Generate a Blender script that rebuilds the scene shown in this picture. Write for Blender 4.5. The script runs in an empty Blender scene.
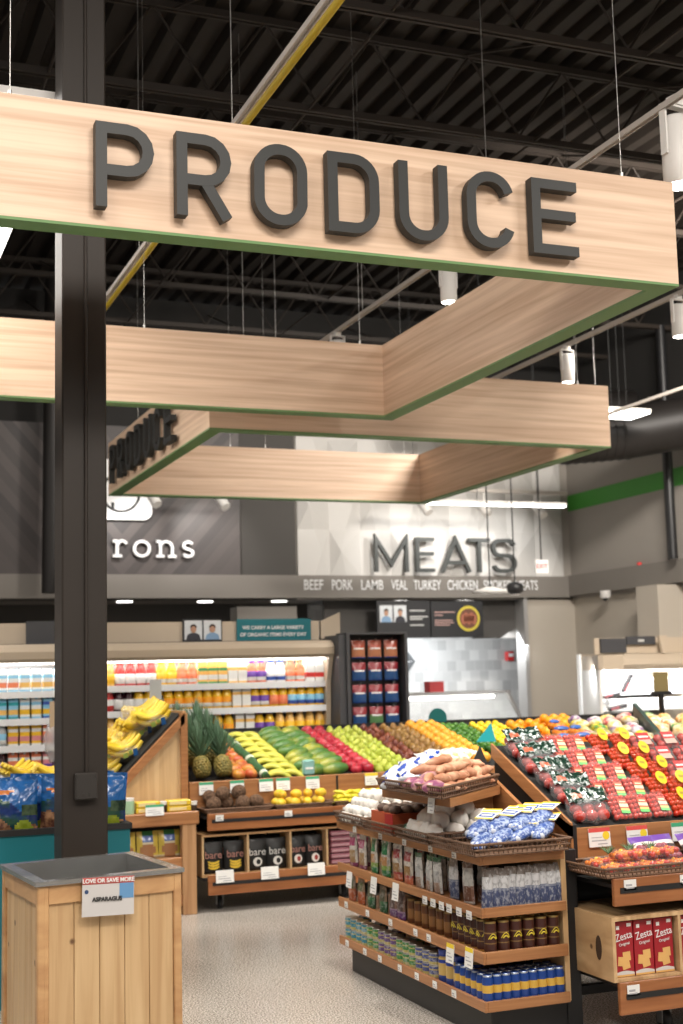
import bpy, math, random
from mathutils import Matrix, Vector
random.seed(7)
S = bpy.context.scene
COL = S.collection
R = math.radians

# ------------------------------------------------------------------ camera
cam_d = bpy.data.cameras.new('camera'); cam = bpy.data.objects.new('camera', cam_d); COL.objects.link(cam)
S.camera = cam
CAM_H, F_PX, PITCH, ROLL, YAW = 1.6, 1326.3, .12404, -.025537, .378558
fw = Vector((math.sin(YAW)*math.cos(PITCH), math.cos(YAW)*math.cos(PITCH), math.sin(PITCH)))
r0 = Vector((math.cos(YAW), -math.sin(YAW), 0)); u0 = r0.cross(fw)
rt = math.cos(ROLL)*r0 + math.sin(ROLL)*u0; up = -math.sin(ROLL)*r0 + math.cos(ROLL)*u0
M = Matrix((rt, up, -fw)).transposed().to_4x4(); M.translation = (0, 0, CAM_H)
cam.matrix_world = M
cam_d.sensor_fit = 'VERTICAL'; cam_d.sensor_height = 36; cam_d.lens = F_PX/1024*36
cam_d.clip_start = .1; cam_d.clip_end = 100
cam_d.dof.use_dof = True; cam_d.dof.focus_distance = 5.4; cam_d.dof.aperture_fstop = 3.2

# ------------------------------------------------------------------ world, exposure
S.view_settings.view_transform = 'Standard'; S.view_settings.look = 'None'
S.view_settings.gamma = 1; S.view_settings.use_curve_mapping = False
S.view_settings.exposure = 0.12
w = bpy.data.worlds.new('world'); S.world = w; w.use_nodes = True
w.node_tree.nodes['Background'].inputs[0].default_value = (1, .95, .9, 1)
w.node_tree.nodes['Background'].inputs[1].default_value = .22

def area(name, loc, target, sx, sy, power, col=(1, .93, .85), spread=180):
    d = bpy.data.lights.new(name, 'AREA'); d.shape = 'RECTANGLE'; d.size = sx; d.size_y = sy
    d.energy = power; d.color = col; d.spread = R(spread)
    o = bpy.data.objects.new(name, d); COL.objects.link(o); o.location = loc
    o.rotation_euler = (Vector(target)-Vector(loc)).to_track_quat('-Z', 'Y').to_euler(); return o
def spot(name, loc, target, power, ang=60, blend=.6, rad=.05, col=(1, .92, .82)):
    d = bpy.data.lights.new(name, 'SPOT'); d.energy = power; d.spot_size = R(ang); d.spot_blend = blend
    d.shadow_soft_size = rad; d.color = col
    o = bpy.data.objects.new(name, d); COL.objects.link(o); o.location = loc
    o.rotation_euler = (Vector(target)-Vector(loc)).to_track_quat('-Z', 'Y').to_euler(); return o
# rows of linear store lighting outside the frame (behind, left and right of the viewer)
for k, (x, y, z, p) in enumerate([(-1.2, 2, 5.2, 150), (-1.2, 7, 5.2, 130), (2.2, -1, 5.2, 150), (5.2, 1.5, 5.2, 200), (7.6, 4.5, 5.2, 200),
                                  (-1.0, 12, 5.2, 130)]):
    area('row_or_fill_light', (x, y, z), (x, y, 0), .5, 3.0, p)
# track heads and added fill spots without a head: (position, target, power)
SPOTS = [
         ((4.05, 5.36, 4.0), (3.9, 5.9, 1.0), 210, 46), ((4.0, 7.8, 4.0), (4.1, 9.8, 1.0), 260, 52),
         ((5.7, 7.78, 3.97), (5.6, 8.6, 1.1), 260, 56), ((5.7, 9.32, 3.97), (5.6, 10.1, 1.1), 60, 42),
         ((1.9, 6.2, 4.1), (2.8, 6.2, .6), 150, 50), ((2.55, 5.7, 4.1), (2.8, 6.0, .8), 230, 48),
         ((1.95, 8.75, 4.1), (2.4, 9.7, 1.0), 220, 50), ((3.1, 8.62, 3.6), (3.2, 9.5, .8), 170, 56),
         ((4.9, 9.6, 4.3), (4.9, 10.4, 1.1), 150, 60), ((.7, 4.2, 3.9), (1.0, 5.6, .8), 60, 50)]
for a, b, p, g in SPOTS: spot('track_or_fill_lamp', a, b, p, g)
area('row_or_fill_light', (1.2, 1.2, 5.4), (1.6, 5, 3.5), 2.6, .5, 150)  # added fill for the near sign front, no fixture there
area('row_or_fill_light', (7.0, 8.5, 5.3), (9.8, 13.5, 3.0), 1.5, .5, 420)  # added fill that brightens the right wall, no fixture there
# wall washers on the back wall
for x in (7.2, 8.0, 8.75): spot('wash_lamp', (x, 14.95, 3.72), (x-.05, 15.98, 3.05), 36, 95, .8, .03, (1, .97, .93))
for x in (3.35, 4.3): spot('wash_lamp', (x+.1, 15.0, 3.85), (x+.25, 15.98, 3.2), 60, 75, .9, .03, (1, .96, .92))
spot('wash_lamp', (6.5, 12.9, 4.3), (6.8, 16, 4.2), 70, 100, 1, .1)
area('row_or_fill_light', (3.6, 13.6, 5.2), (3.6, 15.9, 3.0), 3.0, .4, 30)  # added fill over the timber panel, not a washer
# meat counter, the room behind it, and the two open coolers
area('nook_lamp', (7.9, 16.6, 2.0), (8.4, 17.5, 1.2), 2.6, .4, 40, (.95, .98, 1))
area('case_lamp', (3.25, 11.5, 1.80), (3.25, 11.95, 1.2), 2.2, .1, 52, (1, .98, .95))
area('case_lamp', (1.0, 11.5, 1.80), (1.0, 11.95, 1.2), 2.0, .1, 55, (.93, .97, 1))
area('case_lamp', (8.9, 13.15, 1.62), (8.9, 13.75, 1.1), 1.6, .1, 55, (.97, .99, 1))

# ------------------------------------------------------------------ materials
MATS = {}
def mat(name, col, rough=.5, metal=0, emit=0, spec=.5, alpha=1, noise=0, nscale=30, bump=0, trans=0, coat=0, ecol=None):
    if name in MATS: return MATS[name]
    m = bpy.data.materials.new(name); m.use_nodes = True; nt = m.node_tree; b = nt.nodes['Principled BSDF']
    c = (*col, 1)
    b.inputs['Base Color'].default_value = c; b.inputs['Roughness'].default_value = rough; b.inputs['Metallic'].default_value = metal
    b.inputs['Specular IOR Level'].default_value = spec; b.inputs['Alpha'].default_value = alpha
    b.inputs['Transmission Weight'].default_value = trans; b.inputs['Coat Weight'].default_value = coat
    if emit: b.inputs['Emission Color'].default_value = (*(ecol or col), 1); b.inputs['Emission Strength'].default_value = emit
    if noise or bump:
        tc = nt.nodes.new('ShaderNodeTexCoord'); n = nt.nodes.new('ShaderNodeTexNoise'); n.inputs['Scale'].default_value = nscale
        n.inputs['Detail'].default_value = 4
        oi = nt.nodes.new('ShaderNodeObjectInfo'); ad = nt.nodes.new('ShaderNodeVectorMath'); ad.operation = 'ADD'
        cb = nt.nodes.new('ShaderNodeCombineXYZ'); nt.links.new(oi.outputs['Random'], cb.inputs[0]); mu = nt.nodes.new('ShaderNodeVectorMath'); mu.operation = 'SCALE'
        mu.inputs['Scale'].default_value = 9; nt.links.new(cb.outputs[0], mu.inputs[0])
        nt.links.new(tc.outputs['Object'], ad.inputs[0]); nt.links.new(mu.outputs[0], ad.inputs[1]); nt.links.new(ad.outputs[0], n.inputs['Vector'])
    if noise:
        r = nt.nodes.new('ShaderNodeValToRGB'); r.color_ramp.elements[0].position = .3; r.color_ramp.elements[1].position = .7
        r.color_ramp.elements[0].color = tuple(max(0, x*(1-noise)) for x in col)+(1,)
        r.color_ramp.elements[1].color = tuple(min(1, x*(1+noise)) for x in col)+(1,)
        nt.links.new(n.outputs['Fac'], r.inputs[0]); nt.links.new(r.outputs[0], b.inputs['Base Color'])
    if bump:
        bp = nt.nodes.new('ShaderNodeBump'); bp.inputs['Strength'].default_value = bump; bp.inputs['Distance'].default_value = .01
        nt.links.new(n.outputs['Fac'], bp.inputs['Height']); nt.links.new(bp.outputs[0], b.inputs['Normal'])
    MATS[name] = m; return m
def mix2(name, c1, c2, scale=12, rough=.4, lo=.4, hi=.6, bump=.0, spec=.5):
    """two-colour mottled skin"""
    if name in MATS: return MATS[name]
    m = mat(name, c1, rough, spec=spec, noise=.01, nscale=scale, bump=bump); r = [n for n in m.node_tree.nodes if n.type == 'VALTORGB'][0]
    r.color_ramp.elements[0].color = (*c1, 1); r.color_ramp.elements[1].color = (*c2, 1)
    r.color_ramp.elements[0].position = lo; r.color_ramp.elements[1].position = hi
    return m
def wood(name, c1, c2, scl, rough=.45, knots=0, wob=.6, fine=1.0):
    if name in MATS: return MATS[name]
    m = bpy.data.materials.new(name); m.use_nodes = True; nt = m.node_tree; b = nt.nodes['Principled BSDF']; L = nt.links.new
    tc = nt.nodes.new('ShaderNodeTexCoord'); mp = nt.nodes.new('ShaderNodeMapping'); mp.inputs['Scale'].default_value = scl
    n = nt.nodes.new('ShaderNodeTexNoise'); n.inputs['Scale'].default_value = fine; n.inputs['Detail'].default_value = 6; n.inputs['Distortion'].default_value = wob
    r = nt.nodes.new('ShaderNodeValToRGB'); r.color_ramp.elements[0].position = .32; r.color_ramp.elements[1].position = .66
    r.color_ramp.elements[0].color = (*c1, 1); r.color_ramp.elements[1].color = (*c2, 1)
    L(tc.outputs['Object'], mp.inputs[0]); L(mp.outputs[0], n.inputs['Vector']); L(n.outputs['Fac'], r.inputs[0])
    out = r.outputs[0]
    if knots:
        v = nt.nodes.new('ShaderNodeTexVoronoi'); v.inputs['Scale'].default_value = knots
        r2 = nt.nodes.new('ShaderNodeValToRGB'); r2.color_ramp.elements[0].position = .05; r2.color_ramp.elements[1].position = .09
        r2.color_ramp.elements[0].color = (.12, .05, .02, 1); r2.color_ramp.elements[1].color = (1, 1, 1, 1)
        mx = nt.nodes.new('ShaderNodeMixRGB'); mx.blend_type = 'MULTIPLY'; mx.inputs[0].default_value = .85
        L(tc.outputs['Object'], v.inputs['Vector']); L(v.outputs['Distance'], r2.inputs[0]); L(out, mx.inputs[1]); L(r2.outputs[0], mx.inputs[2]); out = mx.outputs[0]
    L(out, b.inputs['Base Color']); b.inputs['Roughness'].default_value = rough
    MATS[name] = m; return m

PALE = wood('pale_laminate', (.53, .35, .23), (.73, .53, .38), (.9, .9, 30), .5, wob=.3)
PINE_V = wood('pine_vertical', (.50, .31, .15), (.66, .46, .25), (22, 22, 1.1), .42, knots=5.5)
PINE_H = wood('pine_horizontal', (.42, .22, .095), (.60, .36, .17), (1.4, 22, 22), .42)
PINE_Y = wood('pine_crate', (.38, .22, .10), (.64, .43, .23), (22, 2.2, 9), .45, knots=6)
OAK_H = wood('oak_edge', (.30, .125, .046), (.43, .20, .08), (1.6, 1.6, 45), .38)
POSTW = wood('post_wood', (.34, .17, .075), (.48, .27, .13), (20, 20, 1.4), .42)
CHERRY = wood('cherry_board', (.25, .085, .028), (.36, .14, .05), (2, 2, 26), .36)
GREEN_TRIM = mat('green_trim', (.125, .24, .085), .6)
DARKM = mat('dark_bronze_paint', (.028, .022, .018), .5, spec=.3)
BLACK = mat('black_metal', (.012, .012, .013), .45)
BLACKM = mat('black_mat', (.010, .010, .010), .8)
CHAR = mat('charcoal_letter', (.024, .025, .024), .5, spec=.35)
WHITEP = mat('white_paint', (.72, .70, .67), .45)
WHITE = mat('white_card', (.80, .80, .80), .5)
STEEL = mat('galvanised_steel', (.42, .42, .41), .25, .85, noise=.12, nscale=8)
GREYM = mat('grey_metal', (.30, .29, .28), .4, .5)
TAN = mat('tan_enamel', (.50, .41, .31), .45)
TEAL = mat('teal_panel', (.0, .135, .165), .5)
CLEAR = mat('clear_film', (.9, .9, .9), .12, alpha=.07, spec=.6)
GLASS = mat('clear_glass', (.9, .95, .96), .03, alpha=.18, spec=.8)
CORD = mat('black_cord', (.01, .01, .01), .6)
WIRE = mat('steel_wire', (.45, .44, .42), .35, .8)
RED = mat('red_plastic', (.62, .02, .02), .4)
YEL = mat('yellow_paint', (.50, .36, .01), .5)

# ------------------------------------------------------------------ mesh builder
class MB:
    def __init__(s): s.v = []; s.f = []; s.m = []; s.s = []; s.T = Matrix.Identity(4)
    def add(s, vs, fs, mi=0, smooth=False):
        o = len(s.v); s.v += [tuple(s.T @ Vector(p)) for p in vs]
        for k, f in enumerate(fs):
            s.f.append([i+o for i in f]); s.m.append(mi[k] if isinstance(mi, list) else mi); s.s.append(smooth)
        return s
    def box(s, x0, x1, y0, y1, z0, z1, mi=0, bev=0):
        if bev:
            b = min(bev, (x1-x0)/2.2, (y1-y0)/2.2, (z1-z0)/2.2)
            vs = []
            for z, i in ((z0, b), (z0+b, 0), (z1-b, 0), (z1, b)):
                vs += [(x0+i+b*(i == 0), y0+i, z), (x1-i-b*(i == 0), y0+i, z), (x1-i, y0+i+b*(i == 0), z), (x1-i, y1-i-b*(i == 0), z),
                       (x1-i-b*(i == 0), y1-i, z), (x0+i+b*(i == 0), y1-i, z), (x0+i, y1-i-b*(i == 0), z), (x0+i, y0+i+b*(i == 0), z)]
            fs = [[7, 6, 5, 4, 3, 2, 1, 0], list(range(24, 32))]
            for r_ in range(3):
                for k in range(8): a = r_*8+k; c = r_*8+(k+1) % 8; fs.append([a, c, c+8, a+8])
            return s.add(vs, fs, mi)
        vs = [(x0, y0, z0), (x1, y0, z0), (x1, y1, z0), (x0, y1, z0), (x0, y0, z1), (x1, y0, z1), (x1, y1, z1), (x0, y1, z1)]
        return s.add(vs, [[3, 2, 1, 0], [4, 5, 6, 7], [0, 1, 5, 4], [1, 2, 6, 5], [2, 3, 7, 6], [3, 0, 4, 7]], mi)
    def lathe(s, prof, n=16, mi=0, cx=0, cy=0, smooth=True, mats=None, sx=1, sy=1):
        vs = []; fs = []; mm = []
        for r_, z in prof:
            for k in range(n): a = 2*math.pi*k/n; vs.append((cx+r_*sx*math.cos(a), cy+r_*sy*math.sin(a), z))
        for j in range(len(prof)-1):
            for k in range(n):
                a = j*n+k; b = j*n+(k+1) % n; fs.append([a, b, b+n, a+n]); mm.append(mats[j] if mats else mi)
        s.add(vs, fs, mm, smooth)
        s.add(vs[:n], [list(range(n-1, -1, -1))], mats[0] if mats else mi); s.add(vs[-n:], [list(range(n))], mats[-1] if mats else mi); return s
    def ell(s, c, rx, ry, rz, n=12, m=8, mi=0, jit=0):
        vs = [(c[0], c[1], c[2]-rz)]; fs = []
        for j in range(1, m):
            t = math.pi*j/m
            for k in range(n):
                a = 2*math.pi*k/n; q = 1+random.uniform(-jit, jit)
                vs.append((c[0]+rx*q*math.sin(t)*math.cos(a), c[1]+ry*q*math.sin(t)*math.sin(a), c[2]-rz*q*math.cos(t)))
        vs.append((c[0], c[1], c[2]+rz)); e = len(vs)-1
        for k in range(n):
            fs.append([0, 1+(k+1) % n, 1+k]); fs.append([e, e-n+k, e-n+(k+1) % n])
            for j in range(m-2): a = 1+j*n+k; b = 1+j*n+(k+1) % n; fs.append([a, b, b+n, a+n])
        return s.add(vs, fs, mi, True)
    def tube(s, pts, r_, n=8, mi=0, smooth=True, caps=True):
        pts = [Vector(p) for p in pts]; rs = r_ if isinstance(r_, (list, tuple)) else [r_]*len(pts); vs = []; fs = []
        ref = None
        for i, p in enumerate(pts):
            d = (pts[min(i+1, len(pts)-1)]-pts[max(i-1, 0)]).normalized()
            if ref is None: ref = d.orthogonal().normalized()
            ref = (ref-d*ref.dot(d)).normalized(); q = d.cross(ref)
            for k in range(n): a = 2*math.pi*k/n; vs.append(p+rs[i]*(math.cos(a)*ref+math.sin(a)*q))
        for i in range(len(pts)-1):
            for k in range(n): a = i*n+k; b = i*n+(k+1) % n; fs.append([a, b, b+n, a+n])
        s.add(vs, fs, mi, smooth)
        if caps: s.add(vs[:n], [list(range(n-1, -1, -1))], mi); s.add(vs[-n:], [list(range(n))], mi)
        return s
    def prism(s, poly, d0, d1, axis='y', mi=0):
        """poly 2D extruded along axis: y -> poly=(x,z); x -> (y,z); z -> (x,y)"""
        def P(p, d): return {'y': (p[0], d, p[1]), 'x': (d, p[0], p[1]), 'z': (p[0], p[1], d)}[axis]
        n = len(poly); vs = [P(p, d0) for p in poly]+[P(p, d1) for p in poly]
        fs = [list(range(n-1, -1, -1)), list(range(n, 2*n))]+[[k, (k+1) % n, (k+1) % n+n, k+n] for k in range(n)]
        return s.add(vs, fs, mi)
    def ribbon(s, pts, w_, y0, y1, closed=False, mi=0):
        """stroke of width w_ in the XZ plane, extruded from y0 (front) to y1"""
        P = []
        for p in pts:
            if not P or (Vector(p)-P[-1]).length > 1e-4: P.append(Vector(p))
        if closed and (P[0]-P[-1]).length < 1e-4: P.pop()
        n = len(P); Lp = []; Rp = []
        for i in range(n):
            a = P[i]-P[i-1] if (i > 0 or closed) else P[1]-P[0]
            b = P[(i+1) % n]-P[i] if (i < n-1 or closed) else P[-1]-P[-2]
            a = a.normalized(); b = b.normalized(); t = (a+b).normalized(); nn = Vector((-t.y, t.x)); k = 1/max(.35, nn.dot(Vector((-a.y, a.x))))
            Lp.append(P[i]+nn*w_/2*k); Rp.append(P[i]-nn*w_/2*k)
        vs = []
        for q in range(n):
            vs += [(Lp[q].x, y0, Lp[q].y), (Rp[q].x, y0, Rp[q].y), (Rp[q].x, y1, Rp[q].y), (Lp[q].x, y1, Lp[q].y)]
        fs = []
        for q in range(n if closed else n-1):
            a = 4*q; b = 4*((q+1) % n)
            for k in range(4): fs.append([a+k, a+(k+1) % 4, b+(k+1) % 4, b+k])
        if not closed: fs += [[3, 2, 1, 0], [4*n-4, 4*n-3, 4*n-2, 4*n-1]]
        return s.add(vs, fs, mi)
    def mesh(s, name, mats):
        me = bpy.data.meshes.new(name); me.from_pydata(s.v, [], s.f); me.validate(clean_customdata=False)
        for m_ in (mats if isinstance(mats, (list, tuple)) else [mats]): me.materials.append(m_)
        if len(me.polygons) == len(s.m):
            me.polygons.foreach_set('material_index', s.m); me.polygons.foreach_set('use_smooth', s.s)
        import bmesh
        bm = bmesh.new(); bm.from_mesh(me); bmesh.ops.recalc_face_normals(bm, faces=bm.faces); bm.to_mesh(me); bm.free()
        return me
    def obj(s, name, mats, parent=None):
        o = bpy.data.objects.new(name, s.mesh(name, mats)); COL.objects.link(o)
        if parent: o.parent = parent; o.matrix_parent_inverse = parent.matrix_world.inverted() if False else Matrix.Identity(4)
        return o
def bx(*a, **k): return MB().box(*a, **k)
def tag(o, label=None, cat=None, group=None, kind=None):
    for k, v in (('label', label), ('category', cat), ('group', group), ('kind', kind)):
        if v: o[k] = v
    return o
def empty(name, loc=(0, 0, 0), rz=0):
    o = bpy.data.objects.new(name, None); COL.objects.link(o); o.location = loc; o.rotation_euler = (0, 0, rz); o.empty_display_size = .05; return o
def thing(name, label, cat, loc=(0, 0, 0), rz=0, group=None): return tag(empty(name, loc, rz), label, cat, group)
def part(mb, name, mats, parent, label=None):
    """part whose mesh is written in world coordinates under an unrotated parent"""
    lo = parent.location; me = mb.mesh(name, mats); acc = Vector((0, 0, 0)); p = parent
    while p: acc += p.location; p = p.parent
    me.transform(Matrix.Translation(-acc)); o = bpy.data.objects.new(name, me); COL.objects.link(o); o.parent = parent
    if label: o['label'] = label
    return o
def lpart(mb, name, mats, parent, label=None):
    o = mb.obj(name, mats); o.parent = parent
    if label: o['label'] = label
    return o
def struct(mb, name, mats): return tag(mb.obj(name, mats), kind='structure')
def copy_tree(o, parent=None):
    c = o.copy(); COL.objects.link(c); c.parent = parent
    for ch in o.children: copy_tree(ch, c)
    return c
class Kind:
    """build(): root object with its parts; place() moves the first one, then copies it and its parts"""
    def __init__(s, build): s.build = build; s.first = None
    def place(s, loc, label, cat, group=None, rot=(0, 0, 0), scale=1):
        if s.first is None: o = s.first = s.build()
        else: o = copy_tree(s.first)
        o.location = loc; o.rotation_euler = rot; o.scale = (scale,)*3 if not isinstance(scale, tuple) else scale
        return tag(o, label, cat, group)
def text(s, size, loc, m_, parent, name='lettering', rot=(R(90), 0, 0), ext=.001, sx=1, align='CENTER', label=None, bold=0):
    c = bpy.data.curves.new(name, 'FONT'); c.body = s; c.size = size; c.extrude = ext; c.align_x = align; c.align_y = 'CENTER'; c.offset = bold
    t = bpy.data.objects.new(name, c); COL.objects.link(t); bpy.context.view_layer.update()
    me = bpy.data.meshes.new_from_object(t.evaluated_get(bpy.context.evaluated_depsgraph_get())); bpy.data.objects.remove(t); bpy.data.curves.remove(c)
    from mathutils import Euler
    me.transform(Matrix.Diagonal((sx, 1, 1, 1))); me.transform(Matrix.Translation(loc) @ Euler(rot).to_matrix().to_4x4())
    me.materials.clear(); me.materials.append(m_)
    o = bpy.data.objects.new(name, me); COL.objects.link(o)
    if parent: o.parent = parent
    if label: o['label'] = label
    return o
ORD = ['first', 'second', 'third', 'fourth', 'fifth', 'sixth', 'seventh', 'eighth', 'ninth', 'tenth', 'eleventh', 'twelfth', 'thirteenth',
       'fourteenth', 'fifteenth', 'sixteenth', 'seventeenth', 'eighteenth', 'nineteenth', 'twentieth', 'twenty-first', 'twenty-second',
       'twenty-third', 'twenty-fourth', 'twenty-fifth', 'twenty-sixth', 'twenty-seventh', 'twenty-eighth', 'twenty-ninth', 'thirtieth']
def arc(cx, cy, rx, ry, a0, a1, n=8): return [(cx+rx*math.cos(R(a0+(a1-a0)*k/n)), cy+ry*math.sin(R(a0+(a1-a0)*k/n))) for k in range(n+1)]

# ------------------------------------------------------------------ room
def floor_mat():
    m = bpy.data.materials.new('terrazzo_floor'); m.use_nodes = True; nt = m.node_tree; b = nt.nodes['Principled BSDF']; L = nt.links.new
    tc = nt.nodes.new('ShaderNodeTexCoord'); n1 = nt.nodes.new('ShaderNodeTexNoise'); n1.inputs['Scale'].default_value = 115; n1.inputs['Detail'].default_value = 3
    n2 = nt.nodes.new('ShaderNodeTexNoise'); n2.inputs['Scale'].default_value = 1.3
    r = nt.nodes.new('ShaderNodeValToRGB'); e = r.color_ramp.elements; e[0].position = .36; e[0].color = (.18, .155, .13, 1); e[1].position = .60; e[1].color = (.74, .69, .63, 1)
    m2 = e.new(.5); m2.color = (.46, .425, .38, 1)
    mx = nt.nodes.new('ShaderNodeMixRGB'); mx.blend_type = 'MULTIPLY'; mx.inputs[0].default_value = .25
    L(tc.outputs['Object'], n1.inputs['Vector']); L(tc.outputs['Object'], n2.inputs['Vector']); L(n1.outputs['Fac'], r.inputs[0]); L(r.outputs[0], mx.inputs[1]); L(n2.outputs['Fac'], mx.inputs[2])
    L(mx.outputs[0], b.inputs['Base Color']); b.inputs['Roughness'].default_value = .24; return m
struct(bx(-5, 10.6, -4, 18, -.1, 0), 'floor', floor_mat())
# corrugated deck
DECK = mat('dark_deck', (.015, .0115, .009), .6, noise=.2, nscale=2, spec=.3)
mb = MB(); x = -5.0; prof = []
while x < 10.5:
    prof += [(x, 6.45), (x+.10, 6.45), (x+.13, 6.53), (x+.20, 6.53)]; x += .23
prof_t = [(p[0], 6.6) for p in (prof[-1], prof[0])]
for i in range(len(prof)-1):
    (a, z0), (b, z1) = prof[i], prof[i+1]; mb.add([(a, -4, z0), (b, -4, z1), (b, 18, z1), (a, 18, z0)], [[0, 1, 2, 3]])
mb.box(-5, 10.6, -4, 18, 6.58, 6.62)
struct(mb, 'ceiling', DECK)
JOIST = mat('joist_paint', (.026, .020, .016), .55, spec=.3)
for k in range(9):
    y = 4.2+1.524*k; mb = MB()
    for s_ in (-.035, .012): mb.box(-5, 9.8, y+s_, y+s_+.024, 5.75, 5.80); mb.box(-5, 9.8, y+s_, y+s_+.024, 6.38, 6.43)
    xx = -5
    while xx < 9.4:
        mb.tube([(xx, y, 5.8), (xx+.42, y, 6.4)], .010, 6); mb.tube([(xx+.42, y, 6.4), (xx+.84, y, 5.8)], .010, 6); xx += .84
    struct(mb, 'trim_%d' % (k+1), JOIST)
# bridging and lateral rods between the joists
mb = MB()
for xx in (1.4, 3.3, 5.2, 7.1): mb.tube([(xx, -1, 5.77), (xx, 16, 5.77)], .012, 6)
for xx in (2.3, 4.6, 6.4):
    for k in range(8): y = 4.2+1.524*k; mb.tube([(xx, y, 5.8), (xx, y+1.52, 6.4)], .011, 6)
struct(mb, 'trim_10', JOIST)

GREYW = mat('warm_grey_wall', (.30, .275, .245), .7)
BEIGEW = mat('beige_wall', (.42, .375, .315), .7)
DGREY = mat('dark_grey_wall', (.060, .055, .050), .7)
BAND = mat('taupe_band', (.19, .172, .152), .6)
STRIPE = mat('green_stripe', (.05, .28, .03), .6)
mb = MB(); mb.box(-5, 5.72, 16.0, 16.15, 2.6, 4.74, 0); mb.box(-5, 5.72, 16.0, 16.15, 4.74, 6.4, 2); mb.box(5.72, 9.8, 16.02, 16.15, 2.6, 5.3, 3); mb.box(5.72, 9.8, 16.02, 16.15, 5.3, 6.4, 2)
mb.box(9.02, 9.95, 16.02, 16.15, 0, 2.66, 1)                       # beige return right of the opening
struct(mb, 'wall_back', [DGREY, BEIGEW, mat('black_upper_wall', (.012, .011, .010), .8), GREYW])
mb = MB(); mb.box(9.8, 9.95, -4, 16.02, 2.6, 4.52, 0); mb.box(9.8, 9.95, -4, 16.02, 4.52, 6.5, 2); mb.box(9.83, 9.95, -4, 16.02, 0, 2.6, 1)
mb.box(9.45, 9.83, 13.5, 13.95, 0, 2.62, 1)                        # pilaster
struct(mb, 'wall_right', [GREYW, BEIGEW, mat('black_upper_wall', (.012, .011, .010), .8)])
struct(bx(9.785, 9.80, 2, 16.0, 3.83, 4.05), 'trim_11', STRIPE)
struct(bx(9.70, 9.80, 2, 16.0, 2.64, 2.92), 'trim_12', BAND)
struct(bx(-5, 9.72, 15.93, 16.02, 2.62, 2.91), 'trim_13', BAND)
# soffit and dark wall behind, left of the meat counter
mb = MB(); mb.box(-5, 6.3, 16.02, 17.3, 2.62, 2.7, 0); mb.box(-5, 6.3, 17.2, 17.3, 0, 2.62, 1); mb.box(4.95, 5.75, 16.1, 16.4, 1.6, 2.52, 2)
struct(mb, 'wall_recess', [BAND, DGREY, BAND])
def tile_mat():
    m = bpy.data.materials.new('white_wall_tile'); m.use_nodes = True; nt = m.node_tree; b = nt.nodes['Principled BSDF']; L = nt.links.new
    tc = nt.nodes.new('ShaderNodeTexCoord'); sp = nt.nodes.new('ShaderNodeSeparateXYZ'); cb = nt.nodes.new('ShaderNodeCombineXYZ')
    br = nt.nodes.new('ShaderNodeTexBrick'); br.inputs['Scale'].default_value = 1; br.inputs['Brick Width'].default_value = .15; br.inputs['Row Height'].default_value = .15
    br.inputs['Mortar Size'].default_value = .004; br.offset = .5
    br.inputs['Color1'].default_value = (.62, .62, .61, 1); br.inputs['Color2'].default_value = (.42, .42, .42, 1); br.inputs['Mortar'].default_value = (.55, .55, .55, 1)
    L(tc.outputs['Object'], sp.inputs[0]); L(sp.outputs[0], cb.inputs[0]); L(sp.outputs[2], cb.inputs[1]); L(cb.outputs[0], br.inputs['Vector']); L(br.outputs[0], b.inputs['Base Color'])
    b.inputs['Roughness'].default_value = .25; return m
struct(bx(6.2, 10.3, 17.5, 17.6, 0, 2.7), 'wall_tiled', tile_mat())
mb = MB(); mb.box(6.2, 10.3, 16.15, 17.5, 2.62, 2.7); mb.box(10.2, 10.3, 16.15, 17.5, 0, 2.7); mb.box(8.36, 9.02, 16.2, 16.3, 2.08, 2.62); mb.box(6.2, 8.4, 16.3, 16.34, 2.1, 2.62)
struct(mb, 'trim_14', DGREY)
struct(bx(8.99, 9.05, 15.96, 16.2, 0, 2.62), 'trim_15', mat('jamb_aluminium', (.40, .39, .38), .4, .4))

# faceted white feature wall
def facet_panel(x0, x1, z0, z1, y, nx, nz):
    mb = MB(); dx = (x1-x0)/nx; dz = (z1-z0)/nz
    for i in range(nx):
        for j in range(nz):
            a, b, c, d = x0+i*dx, x0+(i+1)*dx, z0+j*dz, z0+(j+1)*dz; f = (i+j) % 2
            px = a+dx*(.28 if f else .72); pz = c+dz*(.5)
            hy = y-.12 if f else y-.05
            V = [(a, y, c), (b, y, c), (b, y, d), (a, y, d), (px, hy, pz), ((a+b)/2, y-.03, c), ((a+b)/2, y-.03, d)]
            mb.add(V, [[0, 5, 4], [5, 1, 4], [1, 2, 4], [2, 6, 4], [6, 3, 4], [3, 0, 4]])
    mb.box(x0, x1, y, y+.03, z0, z1); return mb
struct(facet_panel(5.74, 9.66, 2.91, 5.3, 15.985, 9, 4), 'wall_feature_panel', mat('matte_white_panel', (.60, .585, .56), .55))

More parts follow.
